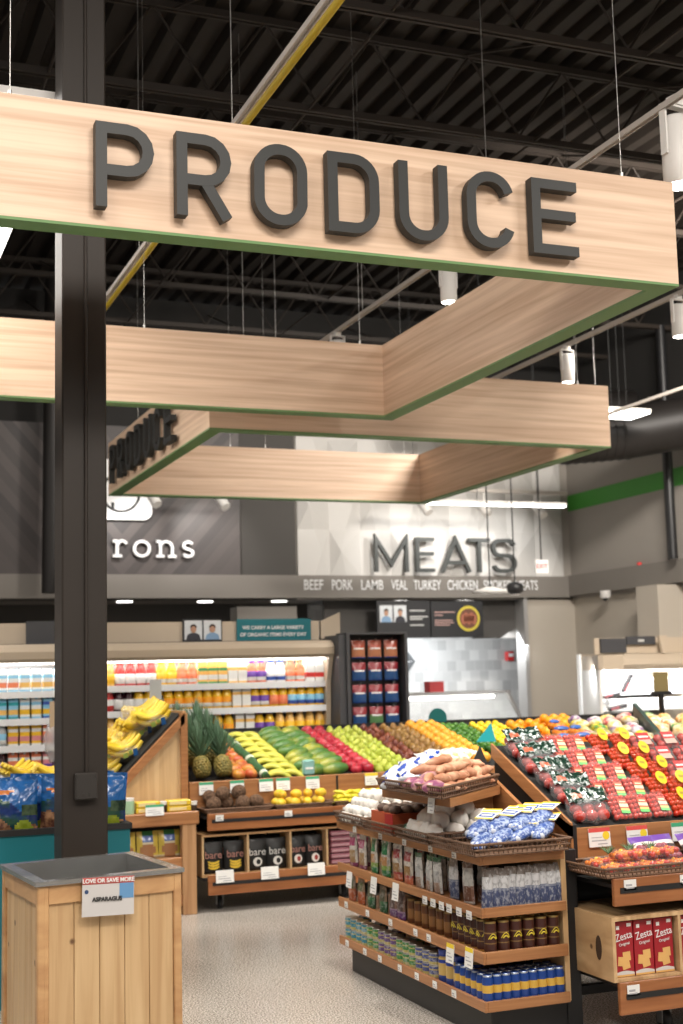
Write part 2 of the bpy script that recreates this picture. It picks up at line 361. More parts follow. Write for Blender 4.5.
# chevron timber panel
def chev_mat():
    m = bpy.data.materials.new('grey_chevron_timber'); m.use_nodes = True; nt = m.node_tree; b = nt.nodes['Principled BSDF']; L = nt.links.new
    tc = nt.nodes.new('ShaderNodeTexCoord'); sp = nt.nodes.new('ShaderNodeSeparateXYZ')
    def mth(op, a, b_=None):
        n = nt.nodes.new('ShaderNodeMath'); n.operation = op
        for i, v in enumerate((a, b_)):
            if v is None: continue
            if isinstance(v, (int, float)): n.inputs[i].default_value = v
            else: L(v, n.inputs[i])
        return n.outputs[0]
    L(tc.outputs['Object'], sp.inputs[0])
    xm = mth('ABSOLUTE', mth('SUBTRACT', sp.outputs[0], 3.45)); q = mth('SUBTRACT', sp.outputs[2], mth('MULTIPLY', xm, 1.15))
    pl = mth('FLOOR', mth('DIVIDE', q, .17)); wn = nt.nodes.new('ShaderNodeTexWhiteNoise'); wn.noise_dimensions = '1D'; L(pl, wn.inputs['W'])
    fi = nt.nodes.new('ShaderNodeTexNoise'); fi.noise_dimensions = '1D'; fi.inputs['Scale'].default_value = 90; fi.inputs['Detail'].default_value = 3; L(q, fi.inputs['W'])
    t = mth('ADD', mth('MULTIPLY', wn.outputs['Value'], .5), mth('MULTIPLY', fi.outputs['Fac'], .5)); r = nt.nodes.new('ShaderNodeValToRGB')
    r.color_ramp.elements[0].position = .2; r.color_ramp.elements[1].position = .8; r.color_ramp.elements[0].color = (.030, .024, .024, 1); r.color_ramp.elements[1].color = (.085, .070, .066, 1)
    L(t, r.inputs[0]); L(r.outputs[0], b.inputs['Base Color']); b.inputs['Roughness'].default_value = .5; return m
struct(bx(-1.0, 4.95, 15.93, 16.0, 2.91, 4.74), 'wall_timber_panel', chev_mat())

# ------------------------------------------------------------------ columns and the hanging sign frames
col = thing('steel_column', 'dark bronze square steel column rising past the near produce sign', 'column', (1.155, 6.25, 0))
s_ = .105
mb = MB(); mb.box(-.105, .105, -.105, .105, 0, 6.4, bev=.008); lpart(mb, 'shaft', DARKM, col)
mb = MB(); mb.tube([(0.005, -.112, 1.19), (0.005, -.112, 6.2)], .0085, 8); lpart(mb, 'conduit', DARKM, col)
mb = MB(); mb.box(-.052, .052, -.145, -.105, 1.08, 1.20, bev=.006)
for a in (-.04, .04):
    for z in (1.092, 1.188): mb.tube([(a, -.149, z), (a, -.144, z)], .005, 8)
for z in (1.10,): mb.box(-.02, -.01, -.148, -.145, z, z+.012); mb.box(.01, .02, -.148, -.145, z, z+.012)
lpart(mb, 'junction_box', mat('dark_box_paint', (.026, .022, .019), .5), col)
bp = MB(); bp.box(-.16, .16, -.16, .16, 0, .015); lpart(bp, 'base_plate', DARKM, col)

def letter(ch, W, H, s):
    """centreline strokes of a rounded sans letter in a W x H box, stroke s"""
    h = s/2; L_, R_, B, T = h, W-h, h, H-h
    r = min((W-s)/2*.97, H*.3)
    if ch == 'P': m_ = H*.44; q = (T-m_)/2; return [([(L_, 0), (L_, H)], 0), ([(L_, T), (R_-q, T)]+arc(R_-q, T-q, q, q, 90, -90)+[(L_, m_)], 0)]
    if ch == 'R': m_ = H*.44; q = (T-m_)/2; return [([(L_, 0), (L_, H)], 0), ([(L_, T), (R_-q-.1*W, T)]+arc(R_-q-.02*W, T-q, q, q, 90, -90)+[(L_, m_)], 0), ([(W*.5, m_), (R_, 0)], 0)]
    if ch == 'O': return [(arc(R_-r+h*0, T-r, r, r, 0, 90)[:-1]+arc(L_+r, T-r, r, r, 90, 180)[:-1]+arc(L_+r, B+r, r, r, 180, 270)[:-1]+arc(R_-r, B+r, r, r, 270, 360)[:-1], 1)]
    if ch == 'D': return [([(L_, B), (L_, T)]+arc(R_-r, T-r, r, r, 90, 0)+arc(R_-r, B+r, r, r, 0, -90), 1)]
    if ch == 'U': return [([(L_, H)]+arc(L_+r, B+r, r, r, 180, 270)+arc(R_-r, B+r, r, r, 270, 360)+[(R_, H)], 0)]
    if ch == 'C': return [(arc(R_-r, T-r, r, r, 15, 90)+arc(L_+r, T-r, r, r, 90, 180)+arc(L_+r, B+r, r, r, 180, 270)+arc(R_-r, B+r, r, r, 270, 345), 0)]
    if ch == 'E': return [([(R_+h, T), (L_, T), (L_, B), (R_+h, B)], 0), ([(L_, H*.53), (R_+h*.6, H*.53)], 0)]
    if ch == 'M': return [([(L_, 0), (L_, T), (W*.5, H*.22), (R_, T), (R_, 0)], 0)]
    if ch == 'A': return [([(h, 0), (W*.5, T), (W-h, 0)], 0), ([(W*.2, H*.28), (W*.8, H*.28)], 0)]
    if ch == 'T': return [([(0, T), (W, T)], 0), ([(W/2, T), (W/2, 0)], 0)]
    if ch == 'S': q = (T-B)/4; return [(arc(R_-q, T-q, q, q, 20, 90)+arc(L_+q, T-q, q, q, 90, 270)[1:]+arc(R_-q, B+q, q, q, 90, -90)+arc(L_+q, B+q, q, q, 270, 200), 0)]
def sign_frame(x0, x1, y0, y1, label, face):
    zb, zt, t = 3.37, 3.875, .105
    o = thing('hanging_sign_frame', label, 'sign', ((x0+x1)/2, (y0+y1)/2, zb))
    for nm, a in (('front_beam', (x0, x1, y0, y0+t)), ('rear_beam', (x0, x1, y1-t, y1)), ('side_beam', (x0, x0+t, y0+t, y1-t)), ('side_beam', (x1-t, x1, y0+t, y1-t))):
        mb = MB(); mb.box(*a, zb+.012, zt, 0, ); mb.box(*a, zb, zb+.012, 1); part(mb, nm, [PALE, GREEN_TRIM], o)
    for k, ch in enumerate('PRODUCE'):
        mb = MB(); W, H, s = .232, .345, .045
        if face == 'front': mb.T = Matrix.Translation((.972+.3225*k, 0, 3.437))
        else: mb.T = Matrix.Translation((0, 12.1-.347*k, 3.437)) @ Matrix.Rotation(R(-90), 4, 'Z')
        yy = (y0-.066, y0-.016) if face == 'front' else (x0-.066, x0-.016)
        for q, (pts, cl) in enumerate(letter(ch, W, H, s)): mb.ribbon(pts, s, yy[0]+.0008*q, yy[1]-.0008*q, bool(cl))
        part(mb, 'letter', CHAR, o, 'charcoal letter %s' % ch)
    for cx, cy in ((x0+.28, y0+.05), (x1-.25, y0+.05), (x0+.28, y1-.05), (x1-.25, y1-.05), ((x0+x1)/2-.1, y1-.05), (x0+1.2, y1-.05)):
        mb = MB(); mb.tube([(cx, cy, zt), (cx, cy, 6.4)], .0018, 5); mb.tube([(cx, cy, zt), (cx, cy, zt+.035)], .008, 8); part(mb, 'cable', WIRE, o)
    return o
sign_frame(.38, 3.712, 5.0, 8.33, 'large near square sign frame in pale wood with PRODUCE across its front beam', 'front')
sign_frame(2.565, 5.893, 8.942, 12.44, 'farther square sign frame in pale wood with PRODUCE on its left beam', 'left')

# ------------------------------------------------------------------ lighting tracks, spot heads, linear fixtures, pipes
TRACKW = mat('track_white', (.50, .46, .42), .45)
def track(x, y0, y1, z, label):
    o = thing('lighting_track', label, 'light track', (x, (y0+y1)/2, z), 0, 'lighting tracks under the roof')
    mb = MB(); mb.box(x-.016, x+.016, y0, y1, z, z+.010); mb.box(x-.016, x-.010, y0, y1, z-.020, z); mb.box(x+.010, x+.016, y0, y1, z-.020, z); mb.box(x-.010, x+.010, y0, y1, z-.006, z)
    part(mb, 'rail', TRACKW, o)
    mb = MB(); y = y0+.9
    while y < y1: mb = MB(); mb.tube([(x, y, z+.012), (x, y, 6.4)], .003, 5); part(mb, 'cable', WIRE, o); y += 2.1
track(1.92, 3.2, 12, 4.4, 'pale lighting track above the near sign, running beside the yellow pipe')
track(3.92, 4.2, 12, 4.42, 'pale lighting track passing over the letters C and E of the near sign')
track(5.76, 6.2, 12.5, 4.30, 'pale lighting track right of the near sign, carrying two white spotlights')
track(7.75, 9.0, 13.5, 4.30, 'short-looking lighting track at the right edge above the far sign')
o = tag(MB().tube([(2.02, 3.0, 4.47), (2.02, 13, 4.47)], .020, 8).obj('yellow_pipe', YEL), 'thin yellow gas pipe running beside a lighting track under the roof', 'pipe')
LENS = mat('lamp_lens', (1, .95, .88), .3, emit=14)
def build_head():
    o = empty('track_spotlight'); mb = MB()
    mb.lathe([(.050, 0), (.056, .01), (.056, .225), (.050, .235), (.02, .235)], 20); lpart(mb, 'housing', WHITEP, o)
    mb = MB(); mb.box(-.066, -.058, -.014, .014, .10, .275); mb.box(.058, .066, -.014, .014, .10, .275); mb.box(-.066, .066, -.014, .014, .27, .278); mb.box(-.025, .025, -.02, .02, .278, .31); lpart(mb, 'yoke', WHITEP, o)
    mb = MB(); mb.lathe([(.046, -.002), (.046, .002)], 20); lpart(mb, 'lens', LENS, o); return o
HEAD = Kind(build_head)
for x, y, z, sc, lab in [(4.01, 5.34, 4.02, 1.5, 'big white cylinder spotlight at the upper right corner of the near sign'), (3.92, 7.80, 4.09, 1.0, 'white cylinder spotlight seen under the near sign below its letter C'),
        (5.76, 7.78, 3.98, 1.0, 'white cylinder spotlight hanging just right of the near sign corner'), (5.76, 9.32, 3.98, 1.0, 'white cylinder spotlight hanging above the far sign'),
        (3.92, 9.85, 4.1, 1.0, 'white spotlight peeking over the rear beam of the near sign')]:
    HEAD.place((x, y, z), lab, 'spotlight', 'cylinder spotlights on the tracks', rot=(0, 0, R(8)), scale=(1, 1, 1) if sc == 1 else sc)
TUBE = mat('linear_lamp', (1, .97, .92), .3, emit=9)
def linear(x0, x1, y0, y1, z, label, drop=True, tube=TUBE):
    o = thing('linear_light', label, 'ceiling light', ((x0+x1)/2, (y0+y1)/2, z), 0, None)
    part(MB().box(x0, x1, y0, y1, z+.012, z+.05), 'housing', WHITEP, o); part(MB().box(x0+.01, x1-.01, y0+.01, y1-.01, z, z+.012), 'diffuser', tube, o)
    for q in (.15, .5, .85):
        xx, yy = x0+(x1-x0)*q, y0+(y1-y0)*q; part(MB().tube([(xx, yy, z+.05), (xx, yy, 6.4)], .004, 5), 'cord', CORD, o)
linear(5.9, 8.22, 13.46, 13.56, 3.53, 'long glowing linear light hanging above the MEATS sign')
linear(.45, 1.12, 6.4, 9.9, 4.5, 'bright white ceiling panel light cut off by the left edge')
linear(7.9, 8.45, 12.0, 12.4, 4.38, 'small bright fluorescent fixture right of the far sign')
# black ducts, pipes
mb = MB(); mb.tube([(7.95, 13.1, 4.27), (8.7, 12.9, 4.33), (9.35, 12.4, 4.42)], .30, 20)
for q in range(8): mb.tube([(8.0+q*.1, 13.09-q*.027, 4.275+q*.008), (8.02+q*.1, 13.085-q*.027, 4.277+q*.008)], .31, 20)
tag(mb.obj('air_duct', mat('black_duct', (.014, .012, .011), .5, spec=.3)), 'fat black round air duct at the right edge under the roof', 'duct')
mb = MB(); mb.tube([(7.0, 14.6, 4.9), (9.7, 14.2, 4.95)], .22, 20); tag(mb.obj('air_duct', MATS['black_duct']), 'second black duct behind, higher, near the right wall', 'duct')
tag(MB().tube([(9.60, 13.35, 2.92), (9.60, 13.35, 5.8)], .055, 12).obj('black_pipe', BLACK), 'thick black vertical pipe on the right wall crossing the green stripe', 'pipe')
tag(MB().tube([(9.66, 13.52, 2.92), (9.66, 13.52, 5.8)], .016, 8).obj('black_pipe', BLACK), 'thin black vertical pipe left of the thick one on the right wall', 'pipe')
mb = MB(); mb.tube([(2.53, 15.6, 2.66), (2.56, 15.6, 6.46)], .10, 14)
tag(mb.obj('black_duct_drop', MATS['black_duct']), 'black ribbed vertical duct left of the column, over the chevron panel', 'duct')

# pendants
def pend(x, y, z0, label, kind):
    o = thing('pendant', label, 'pendant', (x, y, z0)); part(MB().tube([(x, y, z0+.08), (x, y, 6.42)], .008, 6), 'cord', CORD, o)
    if kind == 'dish': part(MB().lathe([(.05, z0+.07), (.19, z0+.03), (.2, z0), (.17, z0)], 24, cx=x, cy=y), 'dish', WHITEP, o)
    else:
        mb = MB(); mb.lathe([(.03, z0+.09), (.09, z0+.06), (.10, z0-.02), (.04, z0-.05)], 20, cx=x, cy=y); part(mb, 'head', BLACK, o); part(MB().lathe([(.05, z0-.055), (.05, z0-.05)], 20, cx=x, cy=y), 'lens', WHITEP, o)
pend(7.07, 13.3, 2.50, 'white round pan pendant hanging in front of the MEATS band', 'dish')
pend(7.39, 13.3, 2.54, 'black pendant reel hanging right of the white pan pendant', 'reel')
o = thing('exit_sign', 'small white exit sign with red lettering hanging right of MEATS', 'sign', (8.15, 14, 2.80))
part(MB().box(8.07, 8.24, 13.98, 14.02, 2.79, 2.95), 'box', mat('exit_face', (.9, .88, .86), .4, emit=.08), o); part(MB().tube([(8.155, 14, 2.95), (8.155, 14, 6.4)], .008, 6), 'stem', CORD, o)
t = text('EXIT', .075, (0, -.022, .07), RED, o, 'exit_lettering', bold=.001)
# wall washers
def build_wash():
    o = empty('wall_washer_spotlight'); mb = MB(); mb.T = Matrix.Rotation(R(-42), 4, 'X'); mb.lathe([(.055, -.10), (.06, -.09), (.06, .1), (.03, .12)], 14); lpart(mb, 'housing', WHITEP, o)
    lpart(MB().tube([(0, 0, .05), (0, 0, .22)], .015, 8), 'stem', WHITEP, o); return o
WASH = Kind(build_wash)
for x, z, l in ((6.98, 3.66, 'above the letter M'), (7.8, 3.66, 'above the letter A'), (8.6, 3.66, 'above the letter S')):
    WASH.place((x, 14.75, z), 'small white angled spotlight %s of MEATS' % l, 'spotlight', 'wall washers over MEATS', rot=(0, 0, R(20)))
for x, z, l in ((3.6, 3.70, 'nearer the round logo'), (4.42, 3.69, 'farther right, by the timber panel edge')):
    WASH.place((x, 14.9, z), 'small white angled spotlight %s' % l, 'spotlight', 'wall washers over the timber panel', rot=(0, 0, R(20)))
tag(bx(3.2, 5.0, 14.86, 14.94, 3.90, 3.94).obj('wash_track', TRACKW), 'thin white rail holding the two washers over the timber panel', 'light track')
tag(bx(6.6, 9.0, 14.71, 14.79, 3.87, 3.91).obj('wash_track', TRACKW), 'thin white rail holding three washers over MEATS', 'light track')
DL = Kind(lambda: tag(MB().lathe([(.10, -.004), (.10, .004)], 20).obj('downlight', mat('downlight_lens', (1, .97, .92), .3, emit=6))))
for x, y, l in ((3.60, 16.5, 'left of the two in the dark soffit under rons'), (4.66, 16.55, 'right of the two in the dark soffit under rons'), (5.65, 16.5, 'in the soffit just left of BEEF')):
    DL.place((x, y, 2.612), 'round recessed downlight %s' % l, 'downlight', 'soffit downlights')
for x, l in ((7.3, 'over the portrait menu board'), (8.25, 'over the dish menu board')): DL.place((x, 16.25, 2.612), 'round recessed downlight %s' % l, 'downlight', 'soffit downlights')

# ------------------------------------------------------------------ back wall lettering
o = thing('meats_sign', 'large dark MEATS lettering on the white faceted wall', 'sign', (7.8, 15.85, 2.93))
for ch, a, b in (('M', 6.74, 7.22), ('E', 7.33, 7.60), ('A', 7.69, 8.14), ('T', 8.11, 8.43), ('S', 8.46, 8.83)):
    mb = MB(); mb.T = Matrix.Translation((a, 0, 2.95))
    for q, (pts, cl) in enumerate(letter(ch, b-a, .46, .048)): mb.ribbon(pts, .048, 15.80+.001*q, 15.87-.001*q, bool(cl), 0)
    part(mb, 'letter', mat('meats_grey', (.05, .055, .053), .45), o, 'dark grey letter %s' % ch)
o = thing('band_lettering', 'white lettering listing BEEF to SMOKED MEATS along the taupe band', 'sign', (7.5, 15.92, 2.78))
for wd, a, b in (('BEEF', 5.79, 6.05), ('PORK', 6.17, 6.46), ('LAMB', 6.58, 6.89), ('VEAL', 7.01, 7.24), ('TURKEY', 7.33, 7.73), ('CHICKEN', 7.83, 8.28), ('SMOKED', 8.37, 8.80), ('MEATS', 8.86, 9.20)):
    t = text(wd, .185, (0, 0, 0), WHITE, None, 'word', rot=(R(90), 0, 0), bold=.001); wd_w = max(v.co.x for v in t.data.vertices)-min(v.co.x for v in t.data.vertices)
    t.data.transform(Matrix.Translation(((a+b)/2-7.5, 0, 0)) @ Matrix.Diagonal(((b-a)/wd_w, 1, 1.0, 1))); t.parent = o
# rons lettering: slab serif strokes
o = thing('rons_sign', 'white serif lettering rons on the grey chevron timber panel', 'sign', (3.85, 15.88, 3.12))
GLOW = mat('white_letter', (.85, .85, .85), .4)
s = .034
def rl(ch, a, W, H=.20):
    mb = MB(); mb.T = Matrix.Translation((a, 0, 3.12)); cn = [0]
    def q(pts, cl=False): cn[0] += 1; mb.ribbon(pts, s, 15.86+.001*cn[0], 15.90-.001*cn[0], cl)
    if ch == 'r': q([(.05, 0), (.05, H)]); q([(0, .01), (.11, .01)]); q([(0, H-.01), (.05, H-.01)]); q([(.05, H*.6)]+arc(.11, H*.62, .06, .07, 150, 60)+[(.17, H-.04)])
    if ch == 'o': q(arc(W/2, H/2, W/2-.017, H/2-.010, 0, 360, 24)[:-1], True)
    if ch == 'n':
        for xx in (.05, W-.05): q([(xx, 0), (xx, H*.62)]); q([(xx-.05, .01), (xx+.05, .01)])
        q([(.05, 0), (.05, H)]); q([(0, H-.01), (.05, H-.01)]); q([(.05, H*.6)]+arc(W/2, H*.6, W/2-.05, H*.36, 170, 0)+[(W-.05, H*.4)])
    if ch == 's': q(arc(W/2, H*.73, W*.36, H*.22, 20, 270)+arc(W/2, H*.27, W*.38, H*.22, 90, -160))
    part(mb, 'letter', GLOW, o, 'white letter %s' % ch)
rl('r', 3.325, .18); rl('o', 3.57, .22); rl('n', 3.86, .25); rl('s', 4.18, .16)
o = thing('round_logo_sign', 'white rounded square panel with a dark outlined circle, above the rons lettering', 'sign', (3.5, 15.9, 3.6))
ps = arc(3.70, 3.68, .11, .11, -90, 0, 5)+arc(3.70, 4.2, .11, .11, 0, 90, 5)+arc(3.1, 4.2, .11, .11, 90, 180, 5)+arc(3.1, 3.68, .11, .11, 180, 270, 5)
part(MB().prism(ps, 15.86, 15.92), 'panel', GLOW, o)
part(MB().ribbon(arc(3.42, 3.90, .23, .23, 0, 360, 30)[:-1], .03, 15.85, 15.86, True), 'ring', CHAR, o); part(MB().box(3.30, 3.34, 15.85, 15.86, 3.70, 3.78), 'mark', CHAR, o)
MENU = mat('menu_black', (.018, .018, .02), .5)
SKIN = mat('photo_skin', (.45, .25, .16), .6); SHIRT = mat('photo_blue_shirt', (.20, .32, .48), .6); SUIT = mat('photo_dark_suit', (.03, .03, .04), .6); HAIR = mat('photo_dark_hair', (.02, .015, .012), .6)
PHOTO = mat('photo_backdrop', (.60, .62, .64), .5)
def portrait(parent, x0, x1, z0, z1, y, cloth):
    mb = MB(); W = x1-x0; H = z1-z0; cx = (x0+x1)/2
    mb.box(x0, x1, y-.004, y, z0, z1, 0); mb.prism([(cx-W*.42, z0), (cx+W*.42, z0), (cx+W*.34, z0+H*.26), (cx+W*.12, z0+H*.36), (cx-W*.12, z0+H*.36), (cx-W*.34, z0+H*.26)], y-.006, y-.004, 'y', 1)
    mb.prism(arc(cx, z0+H*.56, W*.17, H*.21, 0, 360, 14)[:-1], y-.008, y-.006, 'y', 2); mb.prism(arc(cx, z0+H*.62, W*.19, H*.19, 0, 180, 10), y-.010, y-.008, 'y', 3)
    mb.prism(arc(cx, z0+H*.55, W*.14, H*.16, 0, 360, 12)[:-1], y-.012, y-.010, 'y', 2)
    part(mb, 'portrait', [PHOTO, cloth, SKIN, HAIR], parent, 'photo of a person, head and shoulders')
o = thing('menu_board', 'black menu board with two small portraits, under the BEEF band', 'sign', (7.2, 15.95, 2.09))
part(MB().box(6.80, 7.56, 15.94, 15.97, 2.10, 2.58), 'board', MENU, o); portrait(o, 6.84, 7.02, 2.30, 2.52, 15.94, SHIRT); portrait(o, 7.04, 7.22, 2.30, 2.52, 15.94, SUIT)
WT = mat('menu_text', (.5, .5, .48), .6)
mb = MB()
for z, a in ((2.44, .22), (2.36, .26), (2.33, .18), (2.25, .2)): mb.box(7.27, 7.27+a, 15.936, 15.94, z, z+.018)
part(mb, 'text_lines', WT, o)
o = thing('menu_board', 'black menu board picturing a round dish on a yellow plate', 'sign', (7.96, 15.95, 2.09))
part(MB().box(7.58, 8.35, 15.94, 15.97, 2.09, 2.57), 'board', MENU, o)
mb = MB(); mb.prism(arc(8.13, 2.34, .17, .17, 0, 360, 28)[:-1], 15.934, 15.94, 'y', 0); mb.prism(arc(8.13, 2.34, .135, .135, 0, 360, 24)[:-1], 15.930, 15.934, 'y', 1)
for a in range(5): mb.prism(arc(8.05+.04*a, 2.33+.02*(a % 2), .035, .075, 0, 360, 10)[:-1], 15.926, 15.930, 'y', 2)
part(mb, 'dish_picture', [mat('plate_yellow', (.55, .45, .05), .5), mat('dish_brown', (.13, .05, .03), .5), mat('dish_meat', (.35, .12, .07), .5)], o)
mb = MB()
for z, a in ((2.42, .30), (2.38, .12), (2.31, .26), (2.28, .28), (2.25, .22)): mb.box(7.63, 7.63+a, 15.936, 15.94, z, z+.014)
part(mb, 'text_lines', mat('menu_text_red', (.45, .28, .25), .6), o)

# meat counter and its room
o = thing('meat_display_case', 'low white refrigerated meat case with a sloped glass front, by the tiled room', 'display case', (7.2, 14.5, 0))
part(MB().box(5.2, 8.25, 14.3, 15.3, 0, .98, bev=.02), 'body', WHITEP, o); part(MB().box(5.2, 8.25, 14.5, 15.25, .98, 1.0), 'deck', WHITE, o)
part(MB().prism([(14.32, .98), (14.36, .98), (14.75, 1.36), (14.71, 1.36)], 5.22, 8.0, 'x'), 'front_glass', GLASS, o)
mb = MB(); mb.box(5.2, 8.05, 14.7, 15.3, 1.36, 1.39); mb.prism([(14.30, .97), (14.33, .97), (14.73, 1.39), (14.69, 1.39)], 7.98, 8.02, 'x'); part(mb, 'top_frame', GREYM, o)
part(MB().box(5.3, 7.9, 14.86, 14.90, 1.30, 1.34), 'lamp', TUBE, o)
PACKM = mat('meat_red', (.40, .10, .12), .4); n = 0
MT = Kind(lambda: tag(MB().box(-.07, .07, -.05, .05, 0, .012, 0).box(-.058, .058, -.04, .04, .012, .03, 1, bev=.006).obj('meat_tray', [WHITE, PACKM])))
for i in range(14):
    MT.place((5.95+.14*i+.02, 14.66, 1.002), 'white tray of red meat, %s from the left in the glass meat case' % ORD[i], 'meat tray', 'meat trays in the case', rot=(R(0), 0, 0))
o = tag(bx(7.10, 7.30, 15.05, 15.2, 1.39, 1.52).obj('red_box', RED), 'small red box standing on top of the meat case', 'box')
o = tag(MB().prism([(8.02, 1.80), (7.67, 1.36), (7.50, 1.8), (7.67, 2.24)], 17.44, 17.5).prism([(7.99, 1.80), (7.70, 1.82), (7.70, 1.79)], 17.43, 17.44, 'y', 1).obj('diamond_ornament', [mat('slate_ornament', (.07, .075, .08), .5), WHITE]), 'dark slate diamond ornament on the white tiled wall', 'ornament')
o = thing('fire_alarm', 'small red fire alarm on the white tiled wall', 'alarm', (9.58, 17.48, 1.85)); part(MB().box(9.50, 9.62, 17.42, 17.5, 1.78, 1.92, bev=.01), 'case', RED, o); part(MB().box(9.53, 9.60, 17.41, 17.42, 1.84, 1.89), 'strobe', WHITE, o)
o = thing('dome_camera', 'small white dome camera under the right wall band', 'camera', (9.66, 15.0, 2.55)); part(MB().lathe([(.07, 2.64), (.07, 2.56), (.05, 2.54)], 16, cx=9.62, cy=14.9), 'housing', WHITEP, o); part(MB().ell((9.62, 14.9, 2.545), .045, .045, .04), 'dome', BLACK, o)
tag(MB().lathe([(.03, 2.92), (.03, 2.96)], 10, cx=9.76, cy=14.3).obj('small_bracket', RED), 'tiny reddish bracket on top of the right wall band', 'bracket')

# ------------------------------------------------------------------ open refrigerated cases on the back wall
INNER = mat('case_white', (.75, .76, .76), .4)
STRIP = mat('price_rail', (.86, .87, .88), .35)
LED = mat('case_tube', (1, .98, .95), .3, emit=7)
def cooler(x0, x1, y0, y1, shelves, label, zc0, zc1, endcap='r'):
    o = thing('open_refrigerated_case', label, 'refrigerator', ((x0+x1)/2, y0, 0))
    mb = MB(); mb.box(x0, x1, y1-.06, y1, 0, zc1); mb.box(x0, x1, y0+.05, y1-.06, zc1-.05, zc1); part(mb, 'back_panel', mat('case_back_dark', (.06, .055, .05), .5), o)
    part(MB().box(x0, x1, y0, y1-.06, 0, .62, bev=.02), 'base', TAN, o)
    cp = [(y0-.02, zc0), (y0-.05, zc0+.03), (y0-.06, zc0+.09), (y0-.03, zc0+.13), (y0+.03, zc0+.155), (y1, zc1), (y1, zc1-.03), (y0+.2, zc0+.05), (y0+.05, zc0)]
    part(MB().prism(cp, x0, x1, 'x'), 'canopy', TAN, o)
    part(MB().box(x0+.05, x1-.05, y0+.06, y0+.10, zc0-.012, zc0+.012), 'lamp', LED, o)
    for z in shelves:
        sh = part(MB().box(x0+.03, x1-.03, y0+.10, y1-.06, z-.02, z), 'shelf', INNER, o)
        k = part(MB().box(x0+.03, x1-.03, y0+.085, y0+.10, z-.05, z+.006), 'price_rail', STRIP, sh)
    for xx in ((x0, x0+.04), (x1-.04, x1)):
        mb = MB(); mb.prism([(y0+.12, .62), (y1-.05, .62), (y1-.05, zc1-.02), (y0, zc1-.03), (y0-.03, zc0+.02), (y0+.05, zc0-.2)], xx[0], xx[1], 'x'); part(mb, 'end_panel', TAN, o)
    return o
cr = cooler(2.10, 4.37, 11.3, 12.15, (1.115, 1.355, 1.572), 'open chilled case full of juice bottles behind the fruit table', 1.785, 1.945)
cl = cooler(-1.2, 2.08, 11.3, 12.15, (.865, 1.10, 1.32, 1.545), 'open chilled case of milk and juice cartons at the left edge', 1.785, 1.945)
o = thing('case_header', 'long tan header panel above the two chilled cases', 'panel', (2, 11.52, 2.0))
part(MB().box(-1.2, 4.32, 11.50, 11.53, 1.94, 2.125), 'board', TAN, o)
o = tag(MB().prism([(4.34, 1.96), (4.53, 1.96), (4.53, 2.20), (4.34, 2.12)], 11.5, 11.53).obj('angled_tan_panel', TAN), 'tan panel with a sloped top at the right end of the juice case header', 'panel')
o = thing('organic_sign', 'teal sign about organic variety above the juice case', 'sign', (3.86, 11.49, 1.93)); part(MB().box(3.525, 4.235, 11.48, 11.50, 1.925, 2.145), 'board', TEAL, o)
text('WE CARRY A LARGE VARIETY', .044, (0.01, -.012, .135), WHITE, o, ext=.0008, bold=.0008); text('OF ORGANIC ITEMS EVERY DAY', .044, (0.01, -.012, .072), WHITE, o, ext=.0008, bold=.0008)
o = thing('portrait_board', 'black board with two staff portraits left of the teal organic sign', 'sign', (3.16, 11.49, 1.92)); part(MB().box(3.025, 3.385, 11.48, 11.50, 1.915, 2.15), 'board', MENU, o)
portrait(o, 3.04, 3.20, 1.965, 2.135, 11.48, SUIT); portrait(o, 3.215, 3.375, 1.965, 2.135, 11.48, SHIRT)
mb = MB(); mb.box(3.055, 3.175, 11.476, 11.48, 1.935, 1.945); mb.box(3.235, 3.355, 11.476, 11.48, 1.935, 1.945); part(mb, 'name_lines', WT, o)
tag(bx(1.66, 1.93, 11.46, 11.50, 1.94, 2.14).obj('dark_notice_board', mat('board_slate', (.05, .05, .055), .6)), 'blank dark board on the tan header just left of the column', 'board')

# bottles and cartons
CAPW = mat('white_cap', (.7, .7, .7), .4)
def bottle_kind(body, label, cap=None, h=.20, r_=.046, stripe=None):
    B = mat('drink_%s' % body[0], body[1], .25, coat=.3); L_ = mat('drink_label_%s' % label[0], label[1], .5); Cp = mat('cap_%s' % (cap or body)[0], (cap or body)[1], .4)
    Q = mat('drink_label_%s' % (stripe or label)[0], (stripe or label)[1], .5)
    def b():
        o = MB().lathe([(r_*.92, 0), (r_, .008), (r_, h*.10), (r_*1.01, h*.10), (r_*1.01, h*.26), (r_*1.01, h*.52), (r_, h*.52), (r_*.98, h*.58), (r_*.86, h*.72), (r_*.62, h*.84), (r_*.58, h*.88)], 14,
                       mats=[0, 0, 1, 1, 3, 1, 0, 0, 0, 0]).lathe([(r_*.62, h*.88), (r_*.60, h)], 12, 2).obj('juice_bottle', [B, L_, Cp, Q]); return o
    return Kind(b)
def carton_kind(c1, c2, c3, h=.19, w_=.078, gable=True, nm='drink_carton'):
    ms = [mat('carton_%s' % c[0], c[1], .45) for c in (c1, c2, c3)]
    def b():
        a = w_/2; mb = MB(); zt = h*.84 if gable else h
        for z0, z1, m_ in ((0, h*.10, 1), (h*.10, h*.20, 0), (h*.20, h*.42, 2), (h*.42, h*.60, 0), (h*.60, h*.74, 1), (h*.74, zt, 0)): mb.box(-a, a, -a, a, z0, z1, m_)
        if gable: mb.prism([(-a, zt), (a, zt), (.006, h*.97), (-.006, h*.97)], -a, a, 'x', 0); mb.box(-a, a, -.004, .004, h*.95, h, 1); mb.lathe([(.013, h*.86), (.013, h*.93)], 10, 1, cy=-.022)
        return mb.obj(nm, ms)
    return Kind(b)
